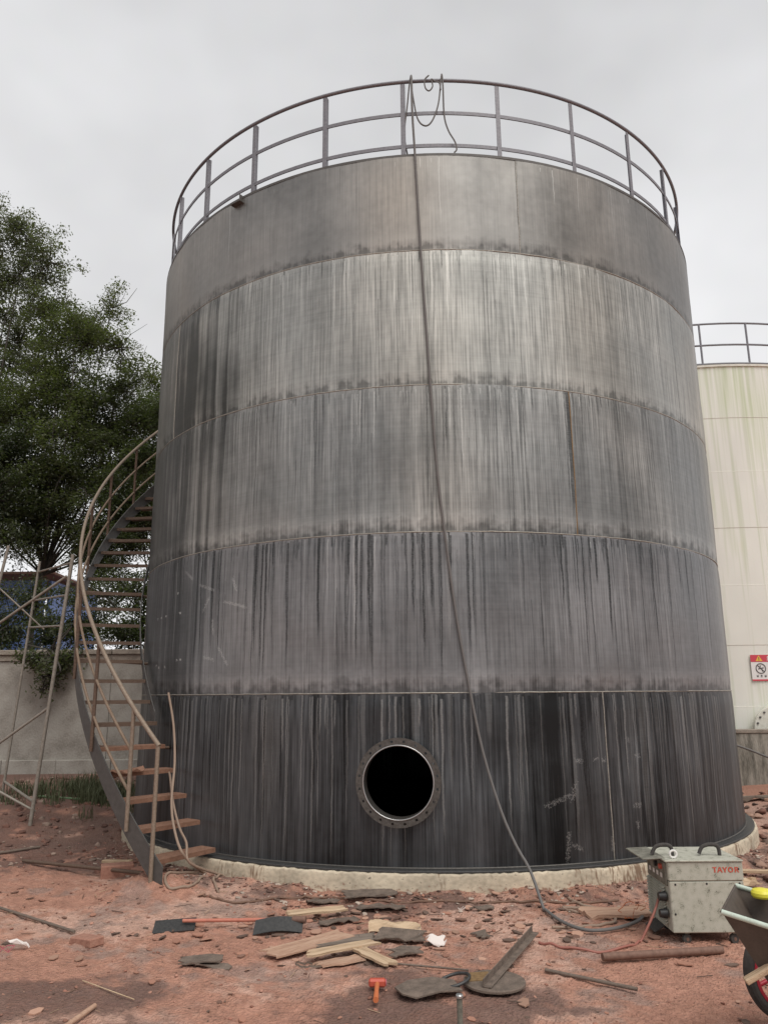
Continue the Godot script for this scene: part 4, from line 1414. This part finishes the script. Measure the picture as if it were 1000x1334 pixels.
# ---------------------------------------------------------------- welding machine
func build_welder() -> void:
	var wx := 2.235
	var wz := -6.12
	var gy := ground_y(wx, wz)
	var t := thing("welding_machine", "dirty grey welding machine on small wheels with red lettering", "welding machine", Vector3(wx, gy, wz))
	var w := .52
	var d := .46
	part("lower_casing", box_mesh(Vector3(w, .33, d), .006), M.welder, t, Vector3(0, .245, 0))
	part("upper_casing", box_mesh(Vector3(w + .006, .125, d + .006), .006), M.welder, t, Vector3(0, .4755, 0))
	part("lid", box_mesh(Vector3(w + .03, .012, d + .03), .003), M.welder, t, Vector3(-.01, .545, 0))
	part("lid_flap", box_mesh(Vector3(.16, .01, d - .06), .003), M.welder_dark, t, Vector3(-.34, .55, -.02), Basis(Vector3.BACK, .05))
	# control side with louvres, sockets and knobs
	part("control_panel", box_mesh(Vector3(.012, .15, d - .06), .002), M.welder_dark, t, Vector3(-w / 2 - .006, .45, 0))
	for k in 14:
		part("louvre", box_mesh(Vector3(.024, .006, d - .1), .001), M.welder, t, Vector3(-w / 2 - .010, .12 + .018 * k, -.04), Basis(Vector3.BACK, .6))
	for k in 4:
		part("label_plate", box_mesh(Vector3(.003, .03, .035), .0005), M.white_paint, t, Vector3(-w / 2 - .0138, .43, -.13 + .08 * k))
	for k in 2:
		part("knob", lathe_mesh([Vector2(0, .02), Vector2(.018, .018), Vector2(.02, 0)], 14, Basis(Vector3.BACK, PI / 2)), M.red if k == 0 else M.black, t, Vector3(-w / 2 - .012, .49, .12 - .1 * k))
	for k in 2:
		part("socket", lathe_mesh([Vector2(0, .05), Vector2(.026, .05), Vector2(.03, .03), Vector2(.034, 0)], 14, Basis(Vector3.BACK, PI / 2)), M.black, t, Vector3(-w / 2 - .012, .3 - .11 * k, .16))
	part("kick_plate", box_mesh(Vector3(.09, .012, .2), .003), M.rubber, t, Vector3(-w / 2 - .035, .06, -.05), Basis(Vector3.BACK, .5))
	# carrying handles and lifting eye on the lid
	for s in [-1, 1]:
		var a := Vector3(s * .17 - .0, .55, .08)
		var hp := smooth([a, a + Vector3(-.01, .06, 0), a + Vector3(-.06, .075, -.0), a + Vector3(-.12, .06, -.0), a + Vector3(-.15, .012, 0)], 5)
		part("handle", tube_mesh(hp, .014, 8), M.rubber, t)
	part("lifting_eye", tube_mesh(_circle(.024, 0, 18), .008, 6, true), M.white_paint, t, Vector3(-.2, .58, .18))
	part("eye_stem", rod_mesh(Vector3(-.2, .55, .18), Vector3(-.2, .558, .18), .009, 6), M.welder_dark, t)
	for q in [[-.22, .39], [.23, .395], [0, .395], [-.235, .2], [.23, .49]]:
		part("screw", lathe_mesh([Vector2(0, .004), Vector2(.006, .003), Vector2(.008, 0)], 8, Basis(Vector3.RIGHT, PI / 2)), M.black, t, Vector3(q[0], q[1], d / 2 + (.003 if q[1] > .41 else 0.0)))
	for q in [[-.16, .19], [.17, .19], [-.17, -.17], [.17, -.17]]:
		var wh := Node3D.new()
		wh.name = "caster"
		t.add_child(wh, true)
		wh.position = Vector3(q[0], .034, q[1])
		var turn := Basis(Vector3.UP, .3) * Basis(Vector3.RIGHT, PI / 2)
		part("tyre", lathe_mesh([Vector2(.012, -.014), Vector2(.03, -.014), Vector2(.034, -.009), Vector2(.034, .009), Vector2(.03, .014), Vector2(.012, .014), Vector2(.012, -.014)], 18, turn), M.rubber, wh)
		part("hub", lathe_mesh([Vector2(0, .016), Vector2(.012, .015), Vector2(.013, -.015), Vector2(0, -.016)], 10, turn), M.rust_pipe, wh)
		part("fork", box_mesh(Vector3(.03, .012, .05), .002), M.welder_dark, wh, Vector3(0, .043, 0))
	var f := SystemFont.new()
	f.font_names = PackedStringArray(["Droid Sans"])
	f.font_weight = 700
	var tm := TextMesh.new()
	tm.text = "TAYOR"
	tm.font = f
	tm.font_size = 32
	tm.pixel_size = .0017
	tm.depth = .002
	part("lettering", tm, M.red, t, Vector3(.14, .485, d / 2 + .0042), Basis.IDENTITY.scaled(Vector3(1.1, .9, 1)))

# ---------------------------------------------------------------- hand cart
func build_cart() -> void:
	var o := Vector3(1.87, ground_y(1.87, -3.85), -3.85)
	var t := thing("hand_cart", "hand cart with dark rusty tray, pale green rim and red spoked wheel", "cart", o)
	var nl := Vector3(1.52, .71, -3.86) - Vector3(o.x, 0, o.z)
	var ex := Vector3(.866, -.2, .5).normalized()
	var ez := Vector3(.56, .0, -.80).normalized()
	ez = (ez - ex * ez.dot(ex)).normalized()
	var L := .95
	var W := .52
	var top := [nl, nl + ex * L, nl + ex * L + ez * W, nl + ez * W]
	var dn := Vector3(0, -.30, 0)
	var c := nl + ex * L / 2 + ez * W / 2
	var bot := []
	for p in top:
		bot.append(c + (p - c) * .62 + dn)
	var st := st_new()
	for i in 4:
		var j := (i + 1) % 4
		quad(st, top[i], top[j], bot[j], bot[i])
		# inner face a few millimetres in
		var k0 := []
		for p in [top[i], top[j], bot[j], bot[i]]:
			k0.append(p + (c + dn * .5 - p).normalized() * .006)
		quad(st, k0[3], k0[2], k0[1], k0[0])
	quad(st, bot[0], bot[1], bot[2], bot[3])
	var up := Vector3.UP * .006
	quad(st, bot[3] + up, bot[2] + up, bot[1] + up, bot[0] + up)
	part("tray", st.commit(), M.tray, t)
	part("rim", tube_mesh(PackedVector3Array([top[0], top[1]]), .012, 8), M.mint, t)
	part("rim", tube_mesh(PackedVector3Array([top[1], top[2], top[3]]), .012, 8), M.mint, t)
	part("rim", tube_mesh(PackedVector3Array([top[3], top[0]]), .006, 8), M.tray, t)
	# wheels on a common axle below the tray
	for s in [0, 1]:
		var wh := Node3D.new()
		wh.name = "wheel"
		t.add_child(wh, true)
		wh.position = Vector3(.04, .252, .02) + (Vector3.ZERO if s == 0 else Vector3(.2, 0, -.72))
		wh.rotation.y = .16
		var turn := Basis(Vector3.RIGHT, PI / 2)
		var prof := []
		for k in 13:
			var a := TAU * k / 12
			prof.append(Vector2(.222 + .03 * cos(a), .026 * sin(a)))
		part("tyre", lathe_mesh(prof, 48, turn), M.rubber, wh)
		part("rim", lathe_mesh([Vector2(.185, -.022), Vector2(.2, -.02), Vector2(.2, .02), Vector2(.185, .022), Vector2(.178, 0), Vector2(.185, -.022)], 40, turn), M.wheel_red, wh)
		part("hub", lathe_mesh([Vector2(0, .05), Vector2(.03, .05), Vector2(.034, 0), Vector2(.03, -.05), Vector2(0, -.05)], 16, turn), M.wheel_red, wh)
		for k in 6:
			var a := TAU * k / 6 + .35
			part("spoke", rod_mesh(Vector3(cos(a), sin(a), 0) * .02, Vector3(cos(a), sin(a), 0) * .185, .011, 6), M.wheel_red, wh)
	part("axle", rod_mesh(Vector3(.04, .252, .02), Vector3(.24, .252, -.7), .014, 8), M.dark_steel, t)
	var bm: Vector3 = (bot[0] + bot[3]) * .5
	part("strut", rod_mesh(Vector3(.03, .26, -.1), Vector3(bot[0].x + .08, bot[0].y + .01, bot[0].z), .014, 8), M.dark_steel, t)
	part("strut", rod_mesh(Vector3(.17, .26, -.62), Vector3(bot[3].x + .08, bot[3].y + .01, bot[3].z), .014, 8), M.dark_steel, t)
	part("leg", tube_mesh(PackedVector3Array([Vector3(bot[1].x - .1, bot[1].y, bot[1].z), Vector3(bot[1].x + .05, .01, bot[1].z + .05)]), .014, 8), M.dark_steel, t)
	part("leg", tube_mesh(PackedVector3Array([Vector3(bot[2].x - .1, bot[2].y, bot[2].z), Vector3(bot[2].x + .05, .01, bot[2].z + .05)]), .014, 8), M.dark_steel, t)
	for q in [0, 3]:
		var b: Vector3 = bot[q]
		part("handle_bar", rod_mesh(b + Vector3(0, -.012, 0), b + ex * 1.5 + Vector3(0, .12, 0), .016, 8), M.galv, t)
	# wooden batten lying across the frame
	solo("wooden_batten", box_mesh(Vector3(.5, .022, .05), .003), M.wood_pale, "pale wooden batten wedged under the tray of the hand cart", "batten", Vector3(1.80, .565, -3.80), Basis(Vector3.UP, -.12) * Basis(Vector3.BACK, .5))
	var yb := thing("measuring_tape", "yellow round plastic case with wire lying in the hand cart", "tape case", Vector3(1.86, .70, -4.19))
	part("case", lathe_mesh([Vector2(0, .0), Vector2(.045, .0), Vector2(.052, .01), Vector2(.052, .024), Vector2(.044, .036), Vector2(.02, .042), Vector2(0, .042)], 24), M.yellow, yb)
	solo("wire_loop", tube_mesh(smooth([Vector3(1.92, .68, -4.15), Vector3(1.84, .66, -4.08), Vector3(1.83, .60, -4.02), Vector3(1.88, .55, -3.98), Vector3(1.96, .54, -3.96), Vector3(2.02, .56, -3.95)], 6), .007, 6), M.cable_tan, "tan wire curling inside the hand cart's tray", "wire")

# ---------------------------------------------------------------- litter on the ground
func lay(x: float, z: float, lift := 0.0) -> Vector3:
	x -= .03
	z *= 1.014
	return Vector3(x, ground_y(x, z) + lift, z)

func bar_between(called: String, a: Vector2, b: Vector2, r: float, mat: Material, label: String, category: String, seg := 10) -> void:
	a = Vector2(a.x - .03, a.y * 1.014)
	b = Vector2(b.x - .03, b.y * 1.014)
	var p := Vector3(a.x, gh(a.x, a.y) + .012 + r, a.y)
	var q := Vector3(b.x, gh(b.x, b.y) + .012 + r, b.y)
	var c := (p + q) / 2
	solo(called, rod_mesh(p - c, q - c, r, seg), mat, label, category, c)

func build_litter() -> void:
	rng.seed = 900
	# shovel
	var s := thing("shovel", "shovel with red handle and black blade lying on the soil", "shovel", lay(-.69, -6.22, .03))
	part("handle", rod_mesh(Vector3(-.80, .02, -.02), Vector3(.06, .03, -.0), .013, 10), M.handle_red, s)
	part("socket", rod_mesh(Vector3(.02, .03, 0), Vector3(.12, .03, .02), .024, 10), M.rust_pipe, s)
	var bl := st_new()
	for i in 8:
		for j in 4:
			var f := func(u: float, v: float) -> Vector3:
				var x := lerpf(-.25, .1, u)
				var y := lerpf(.045, -.02, v) + .02 * sin(u * PI)
				return Vector3(x, y - .012, lerpf(.03, .155, v) - .05 * u)
			quad(bl, f.call(i / 8.0, j / 4.0), f.call((i + 1) / 8.0, j / 4.0), f.call((i + 1) / 8.0, (j + 1) / 4.0), f.call(i / 8.0, (j + 1) / 4.0))
			var e := Vector3(0, -.003, 0)
			quad(bl, f.call(i / 8.0, j / 4.0) + e, f.call(i / 8.0, (j + 1) / 4.0) + e, f.call((i + 1) / 8.0, (j + 1) / 4.0) + e, f.call((i + 1) / 8.0, j / 4.0) + e)
	part("blade", bl.commit(), M.dark_steel, s)
	solo("steel_offcut", slab(PackedVector2Array([Vector2(-.15, -.06), Vector2(.15, -.085), Vector2(.155, .07), Vector2(-.145, .1)]), .008), M.dark_steel, "black rectangular steel offcut beside the end of the red shovel handle", "steel plate", lay(-1.55, -6.24, .03), Basis(Vector3.UP, .1) * Basis(Vector3.RIGHT, .3))
	# boards
	var boards := [
		["wooden_board", Vector2(-.47, -5.51), Vector2(-.07, -5.74), .1, .014, M.wood_pale, "clean yellow sawn board on top of the scrap wood", .045],
		["torn_board", Vector2(-.74, -5.58), Vector2(-.28, -6.0), .17, .01, M.wood_pink, "broad torn pinkish board beside the black shovel blade", .03],
		["curved_offcut", Vector2(-.15, -5.62), Vector2(.05, -5.34), .1, .015, M.wood_pale, "pale curved wood offcut poking out from under the yellow board", .02],
		["split_board", Vector2(-.40, -5.40), Vector2(-.12, -5.54), .12, .012, M.wood_pink, "split reddish board lying under the clean yellow board", .012],
		["pale_plank", Vector2(-.72, -6.41), Vector2(-.32, -6.55), .09, .016, M.wood_pale, "pale narrow plank near the shovel socket and foundation", .05],
		["flat_board", Vector2(-.5, -5.8), Vector2(-.06, -5.96), .17, .012, M.wood_grey, "brown flat board between torn board and yellow board", .015],
		["brown_board", Vector2(-.44, -5.35), Vector2(-.52, -5.43), .1, .012, M.wood_grey, "small dark wood chip at the end of the yellow board", .012]]
	for b in boards:
		var a: Vector2 = b[1]
		var c: Vector2 = b[2]
		var m := (a + c) / 2
		solo(b[0], slab(torn(a.distance_to(c) * 1.05, b[3], .03), b[4], .006, int(m.x * 90)), b[5], b[6], "board", lay(m.x, m.y, b[7]), Basis(Vector3.UP, -(c - a).angle()) * Basis(Vector3.RIGHT, rng.randf_range(-.06, .12)))
	# flat stones and sheet scraps
	var sl := [
		[-.12, -6.98, .42, .2, .2, "large dark sheet scrap at the foot of the cream foundation"], [-.02, -6.7, .36, .16, -.1, "dark crumpled sheet scrap in front of the foundation beside torn sacking"],
		[-.34, -6.36, .3, .12, .4, "dark splintered scrap behind the scrap wood"], [-1.18, -5.5, .24, .17, .1, "grey flat stone slab with split corner on bare soil"],
		[-1.08, -5.42, .22, .06, -.25, "narrow flat stone flake beside the grey stone slab"], [.15, -5.6, .2, .13, .3, "small brown flat stone near white paper scraps"], [.7, -5.97, .1, .12, .6, "small dark triangular sheet scrap alone on the soil"],
		[.78, -6.62, .16, .07, .2, "brown bark scrap lying near the hanging cable"], [-.5, -6.9, .22, .12, .3, "dark bark scrap below the brown ground cable"]]
	var k := 0
	for q in sl:
		solo("flat_scrap", slab(torn(q[2], q[3], .03), .008, .025, 20 + k), M.slate, q[5], "scrap", lay(q[0], q[1], .008), Basis(Vector3.UP, q[4]) * Basis(Vector3.RIGHT, rng.randf_range(-.1, .15)))
		k += 1
	# torn sacking: a crumpled curl
	var st := st_new()
	var f := func(u: float, v: float) -> Vector3:
		var a := lerpf(-.4, 2.6, u)
		var r := .15 + .03 * sin(u * 9.0)
		return Vector3(cos(a) * r * 1.2, .015 + .05 * sin(v * 2.4 + u) + .012 * sin(u * 14 + v * 7), -sin(a) * r * .9 + (v - .5) * .09)
	for i in 14:
		for j in 6:
			quad(st, f.call(i / 14.0, j / 6.0), f.call((i + 1) / 14.0, j / 6.0), f.call((i + 1) / 14.0, (j + 1) / 6.0), f.call(i / 14.0, (j + 1) / 6.0))
	st.generate_normals()
	solo("torn_sacking", st.commit(), M.wood_pale, "crumpled tan sacking curled on the soil by dark scraps", "sacking", lay(.06, -6.05, .0))
	solo("curled_sheet", slab(torn(.34, .17, .04), .006, .04, 41), M.slate, "dark curled sheet lying in front of the tan sacking", "sheet", lay(.1, -5.92, .015), Basis(Vector3.UP, -.2) * Basis(Vector3.RIGHT, .1))
	solo("paper_scrap", slab(torn(.05, .06, .015), .004, .06, 51), M.paper, "upright white paper scrap beside the dark curled sheet", "paper", lay(.28, -5.92, .012), Basis(Vector3.RIGHT, .6))
	solo("paper_scrap", slab(torn(.12, .045, .015), .004, .06, 52), M.paper, "long flat white paper scrap on bare soil", "paper", lay(.37, -5.8, .012), Basis(Vector3.UP, .1))
	solo("paper_scrap", slab(torn(.06, .03, .01), .004, .03, 53), M.paper, "tiny white paper flake close to the foundation", "paper", lay(.62, -6.62, .012), Basis(Vector3.UP, .5))
	# hammer
	var h := thing("sledge_hammer", "small red club hammer with orange handle on the ground", "hammer", lay(-.03, -4.97, .02))
	st = st_new()
	bbox(st, Vector3(0, .022, 0), Vector3(.1, .044, .044), .01)
	part("head", st.commit(), M.red, h)
	bbox(st, Vector3.ZERO, Vector3.ONE * .001)
	part("striking_face", lathe_mesh([Vector2(0, .003), Vector2(.018, .003), Vector2(.02, 0)], 12, Basis(Vector3.BACK, -PI / 2)), M.pink, h, Vector3(.05, .022, 0))
	part("handle", tube_mesh(PackedVector3Array([Vector3(0, .022, 0), Vector3(-.003, .018, .1), Vector3(-.006, .014, .24)]), [.014, .013, .016], 10), M.orange, h)
	# disc, ring, plate, angle iron, stake
	var dsc := thing("steel_disc", "round steel cover plate with rust patch lying on the soil", "steel disc", lay(.66, -5.03, .02))
	part("plate", lathe_mesh([Vector2(0, .014), Vector2(.18, .014), Vector2(.183, .011), Vector2(.183, 0), Vector2(0, 0)], 48), M.slate, dsc)
	part("rust_patch", slab(PackedVector2Array([Vector2(-.16, -.12), Vector2(-.02, -.14), Vector2(.0, .0), Vector2(-.15, .02)]), .003), M.ochre_rail, dsc, Vector3(0, .0145, 0))
	solo("steel_ring", tube_mesh(_flat_circle(.095, 32), .01, 8, true), M.dark_steel, "thin dark steel ring leaning on the round steel disc", "ring", lay(.42, -5.02, .035), Basis(Vector3.BACK, .25))
	solo("curved_plate", slab(PackedVector2Array([Vector2(-.2, .02), Vector2(-.12, -.1), Vector2(.02, -.14), Vector2(.15, -.1), Vector2(.19, .04), Vector2(.06, .1), Vector2(-.08, .14), Vector2(-.16, .12)]), .008, .03, 61), M.slate, "dark rounded plate scrap beside the thin steel ring", "steel plate", lay(.27, -4.93, .012))
	var ga := Vector3(1.03, .05, -5.94)
	var gb := Vector3(.57, .03, -4.97)
	var gd := (gb - ga)
	var gbs := Basis.looking_at(gd, Vector3.UP)
	st = st_new()
	bbox(st, Vector3(0, 0, 0), Vector3(.05, .006, gd.length()), .001)
	bbox(st, Vector3(.022, .022, 0), Vector3(.006, .038, gd.length()), .001)
	solo("angle_iron", st.commit(), M.slate, "brown steel angle bar resting on the round steel disc", "angle bar", (ga + gb) / 2 + Vector3(0, .02, 0), gbs)
	var sk := thing("steel_stake", "upright grey steel stake with bright hammered top", "stake", lay(.40, -4.42, 0))
	part("shaft", rod_mesh(Vector3(0, -.05, 0), Vector3(0, .155, 0), .015, 10), M.welder_dark, sk)
	part("cap", lathe_mesh([Vector2(0, .172), Vector2(.016, .171), Vector2(.02, .165), Vector2(.02, .155), Vector2(0, .154)], 12), M.rim_steel, sk)
	bar_between("steel_pipe", Vector2(1.41, -5.44), Vector2(2.24, -5.58), .024, M.rust_pipe, "brown rusty pipe on the soil in front of the welding machine", "pipe", 14)
	bar_between("flat_bar", Vector2(1.0, -5.23), Vector2(1.47, -4.93), .011, M.slate, "dark flat bar half buried to the right of the steel disc", "bar")
	bar_between("thin_rod", Vector2(0.0, -5.42), Vector2(.53, -5.27), .006, M.slate, "thin dark rod running toward the steel disc", "rod")
	bar_between("steel_tube", Vector2(-3.74, -8.55), Vector2(-2.23, -7.66), .017, M.rust_post, "long brown tube on the soil in front of the stair foot", "tube")
	bar_between("curved_rod", Vector2(-3.3, -6.95), Vector2(-2.26, -6.16), .011, M.slate, "dark rod ending at a lone red brick", "rod")
	bar_between("short_rod", Vector2(-4.4, -8.75), Vector2(-3.85, -9.2), .014, M.slate, "short dark rod beside the scaffold foot", "rod")
	bar_between("pale_stick", Vector2(-1.66, -4.4), Vector2(-1.59, -4.74), .014, M.wood_pink, "pale thick stick lying alone on damp soil", "stick")
	bar_between("straw_twig", Vector2(-1.82, -5.17), Vector2(-1.41, -4.86), .0035, M.wood_pale, "thin straw coloured twig on trampled soil", "twig")
	bar_between("green_rod", Vector2(-5.04, -11.8), Vector2(-4.1, -11.95), .016, M.green_line, "thin green rod in front of the bank grass", "rod")
	# bricks
	var bm := box_mesh(Vector3(.24, .06, .115), .008)
	solo("red_brick", bm, M.brick, "lone red brick half sunk in bare soil at the end of a dark rod", "brick", lay(-2.09, -5.95, .02), Basis(Vector3.UP, -.6) * Basis(Vector3.BACK, .08))
	solo("red_brick", box_mesh(Vector3(.3, .13, .16), .01), M.brick, "red brick block beside the foot of the stair stringer", "brick", lay(-2.56, -7.95, .05), Basis(Vector3.UP, .35))
	solo("broken_brick", box_mesh(Vector3(.18, .08, .12), .015), M.brick, "broken red brick piece at the end of the long brown tube", "brick", lay(-2.3, -7.85, .025), Basis(Vector3.UP, -.3))
	solo("short_plank", box_mesh(Vector3(.3, .025, .07), .004), M.wood_pale, "short pale plank behind the red brick block by the stair", "plank", lay(-2.68, -8.3, .05), Basis(Vector3.UP, -.1))
	solo("red_board", slab(torn(.52, .24, .03), .02, .03, 71), M.wood_pink, "reddish board on the soil behind the looped cable", "board", lay(1.82, -6.52, .012), Basis(Vector3.UP, .05))
	solo("orange_sheet", slab(torn(.14, .12, .03), .006, .1, 72), M.orange, "small bright orange sheet against the side of the welding machine", "sheet", lay(1.92, -6.42, .05), Basis(Vector3.BACK, .4))
	solo("plastic_litter", slab(torn(.12, .1, .03), .006, .1, 73), M.pink, "crumpled pink and white plastic litter on the soil", "litter", lay(-2.56, -5.66, .015), Basis(Vector3.RIGHT, .3))
	solo("plastic_strip", slab(torn(.14, .03, .008), .004, .06, 74), M.paper, "white plastic strip beside the pink litter", "litter", lay(-2.5, -5.78, .015), Basis(Vector3.UP, .4))
	solo("cardboard_sheet", slab(torn(.3, .2, .02), .008, .06, 75), M.wood_pale, "tan cardboard sheet on the soil behind the welding machine", "cardboard", lay(3.15, -7.3, .04), Basis(Vector3.UP, .3))
	solo("long_batten", box_mesh(Vector3(1.3, .03, .06), .004), M.wood_pale, "long pale batten lying behind the welding machine beside the foundation", "batten", lay(3.7, -7.72, .06), Basis(Vector3.UP, -.15))
	# uncountable crumbs
	var lumps := lump_mesh(1)
	rng.seed = 950
	scatter("soil_clods", "crumbs and clods of red soil strewn over the yard", lumps, 3800, .003, .017, [lin(.3, .14, .1), lin(.36, .19, .14), lin(.22, .11, .08)], func() -> Vector2:
		return Vector2(rng.randf_range(-4.6, 4.0), -3.6 - 6.4 * pow(rng.randf(), 1.0)))
	scatter("rubble_crumbs", "crumbled soil and mortar heaped against the cream foundation", lump_mesh(2), 1500, .005, .03, [lin(.2, .1, .075), lin(.3, .17, .13), lin(.42, .34, .28), lin(.12, .07, .055)], func() -> Vector2:
		var a := deg_to_rad(rng.randf_range(-55, 62))
		var r := RAD + .16 + .5 * pow(rng.randf(), 1.7)
		return Vector2(CX - sin(a) * r, CZ + cos(a) * r))
	scatter("bank_rubble", "dark clods on the soil bank behind the staircase", lump_mesh(3), 1100, .008, .06, [lin(.13, .07, .055), lin(.2, .1, .075), lin(.28, .2, .16)], func() -> Vector2:
		return Vector2(rng.randf_range(-6.5, -2.6), rng.randf_range(-14.8, -8.2)))
	scatter("right_rubble", "reddish rubble on the soil between the two tanks", lump_mesh(4), 700, .015, .1, [lin(.2, .1, .075), lin(.32, .2, .15), lin(.12, .08, .065)], func() -> Vector2:
		return Vector2(rng.randf_range(3.2, 7.5), rng.randf_range(-13.0, -6.6)))
	scatter("soil_flakes", "thin broken flakes of dried mud and bark over the red soil", slab(PackedVector2Array([Vector2(-1, -.3), Vector2(-.2, -.7), Vector2(.9, -.4), Vector2(1.1, .2), Vector2(.1, .6), Vector2(-.8, .45)]), .16), 900, .008, .05, [lin(.2, .11, .08), lin(.42, .25, .18), lin(.13, .085, .065), lin(.36, .18, .125)], func() -> Vector2:
		if rng.randf() < .55:
			return Vector2(rng.randfn() * 1.1, -6.35 + rng.randfn() * .45)
		return Vector2(rng.randf_range(-4.0, 3.4), rng.randf_range(-8.2, -4.0)))
	var tw := st_new()
	rod(tw, Vector3(-1, 0, 0), Vector3(1, .05, .1), .05, 4)
	scatter("dry_twigs", "dry twigs and straw strewn over the red soil", tw.commit(), 380, .015, .07, [lin(.16, .1, .07), lin(.4, .28, .19), lin(.1, .07, .055)], func() -> Vector2:
		return Vector2(rng.randf_range(-3.6, 3.0), rng.randf_range(-7.6, -3.8)))

func _flat_circle(r: float, n: int) -> PackedVector3Array:
	var p := PackedVector3Array()
	for k in n:
		p.append(Vector3(cos(TAU * k / n) * r, 0, sin(TAU * k / n) * r))
	return p

# ---------------------------------------------------------------- sky
func sky_image() -> Image:
	# even overcast: slow cloud swells over the whole dome
	var w := 1024
	var h := 512
	var n := FastNoiseLite.new()
	n.seed = 77
	n.frequency = 1.0
	n.fractal_octaves = 5
	n.noise_type = FastNoiseLite.TYPE_SIMPLEX_SMOOTH
	var b := PackedByteArray()
	b.resize(w * h * 3)
	for y in h:
		var e := PI * (0.5 - (y + .5) / h)
		for x in w:
			var a := TAU * x / w
			var d := Vector3(cos(a) * cos(e), sin(e) * 1.7, sin(a) * cos(e))
			var v := n.get_noise_3d(d.x * 1.3, d.y * 1.3, d.z * 1.3)
			var hor := exp(-maxf(sin(e), 0.0) * 2.6)
			var l := 0.475 + 0.17 * hor + 0.22 * v
			var i := (y * w + x) * 3
			b[i] = srgb_byte(l)
			b[i + 1] = srgb_byte(l * 1.002)
			b[i + 2] = srgb_byte(l * 1.02)
	return Image.create_from_data(w, h, false, Image.FORMAT_RGB8, b)

# ---------------------------------------------------------------- all of it
func _ready() -> void:
	var cam := Camera3D.new()
	cam.name = "camera"
	cam.fov = 66.76
	cam.position = Vector3(0, 1.70, 0)
	cam.rotation_degrees = Vector3(13.13, 0, -0.44)
	cam.near = 0.05
	cam.far = 2000.0
	add_child(cam)
	cam.current = true
	var env := Environment.new()
	env.background_mode = Environment.BG_SKY
	var sky := Sky.new()
	var pm := PanoramaSkyMaterial.new()
	pm.panorama = ImageTexture.create_from_image(sky_image())
	sky.sky_material = pm
	env.sky = sky
	env.background_energy_multiplier = 1.0
	env.tonemap_mode = Environment.TONE_MAPPER_LINEAR
	env.tonemap_exposure = 1.4
	env.sdfgi_enabled = true
	env.ssao_enabled = true
	env.ssil_enabled = true
	var we := WorldEnvironment.new()
	we.name = "world_environment"
	we.environment = env
	add_child(we)
	var sun := DirectionalLight3D.new()
	sun.name = "sun"
	sun.light_energy = 0.5
	sun.light_angular_distance = 40.0
	sun.light_color = Color(1.0, .985, .96)
	sun.shadow_enabled = true
	sun.rotation_degrees = Vector3(-58, 28, 0)
	add_child(sun)

	rng.seed = 4242
	for q in [[n_low, 1, .01, 3], [n_mid, 2, .03, 3], [n_fine, 3, .05, 3], [n_dent, 4, .02, 2]]:
		var f: FastNoiseLite = q[0]
		f.seed = q[1]
		f.frequency = q[2]
		f.fractal_octaves = q[3]
		f.noise_type = FastNoiseLite.TYPE_SIMPLEX_SMOOTH
	make_materials()
	print("materials")
	build_all_structure()
	print("structure")
	build_white_tank()
	build_sign()
	build_bund()
	build_wall()
	build_shed()
	build_trees()
	print("trees")
	build_scaffold()
	build_cables()
	build_welder()
	build_cart()
	build_litter()
	print("done")
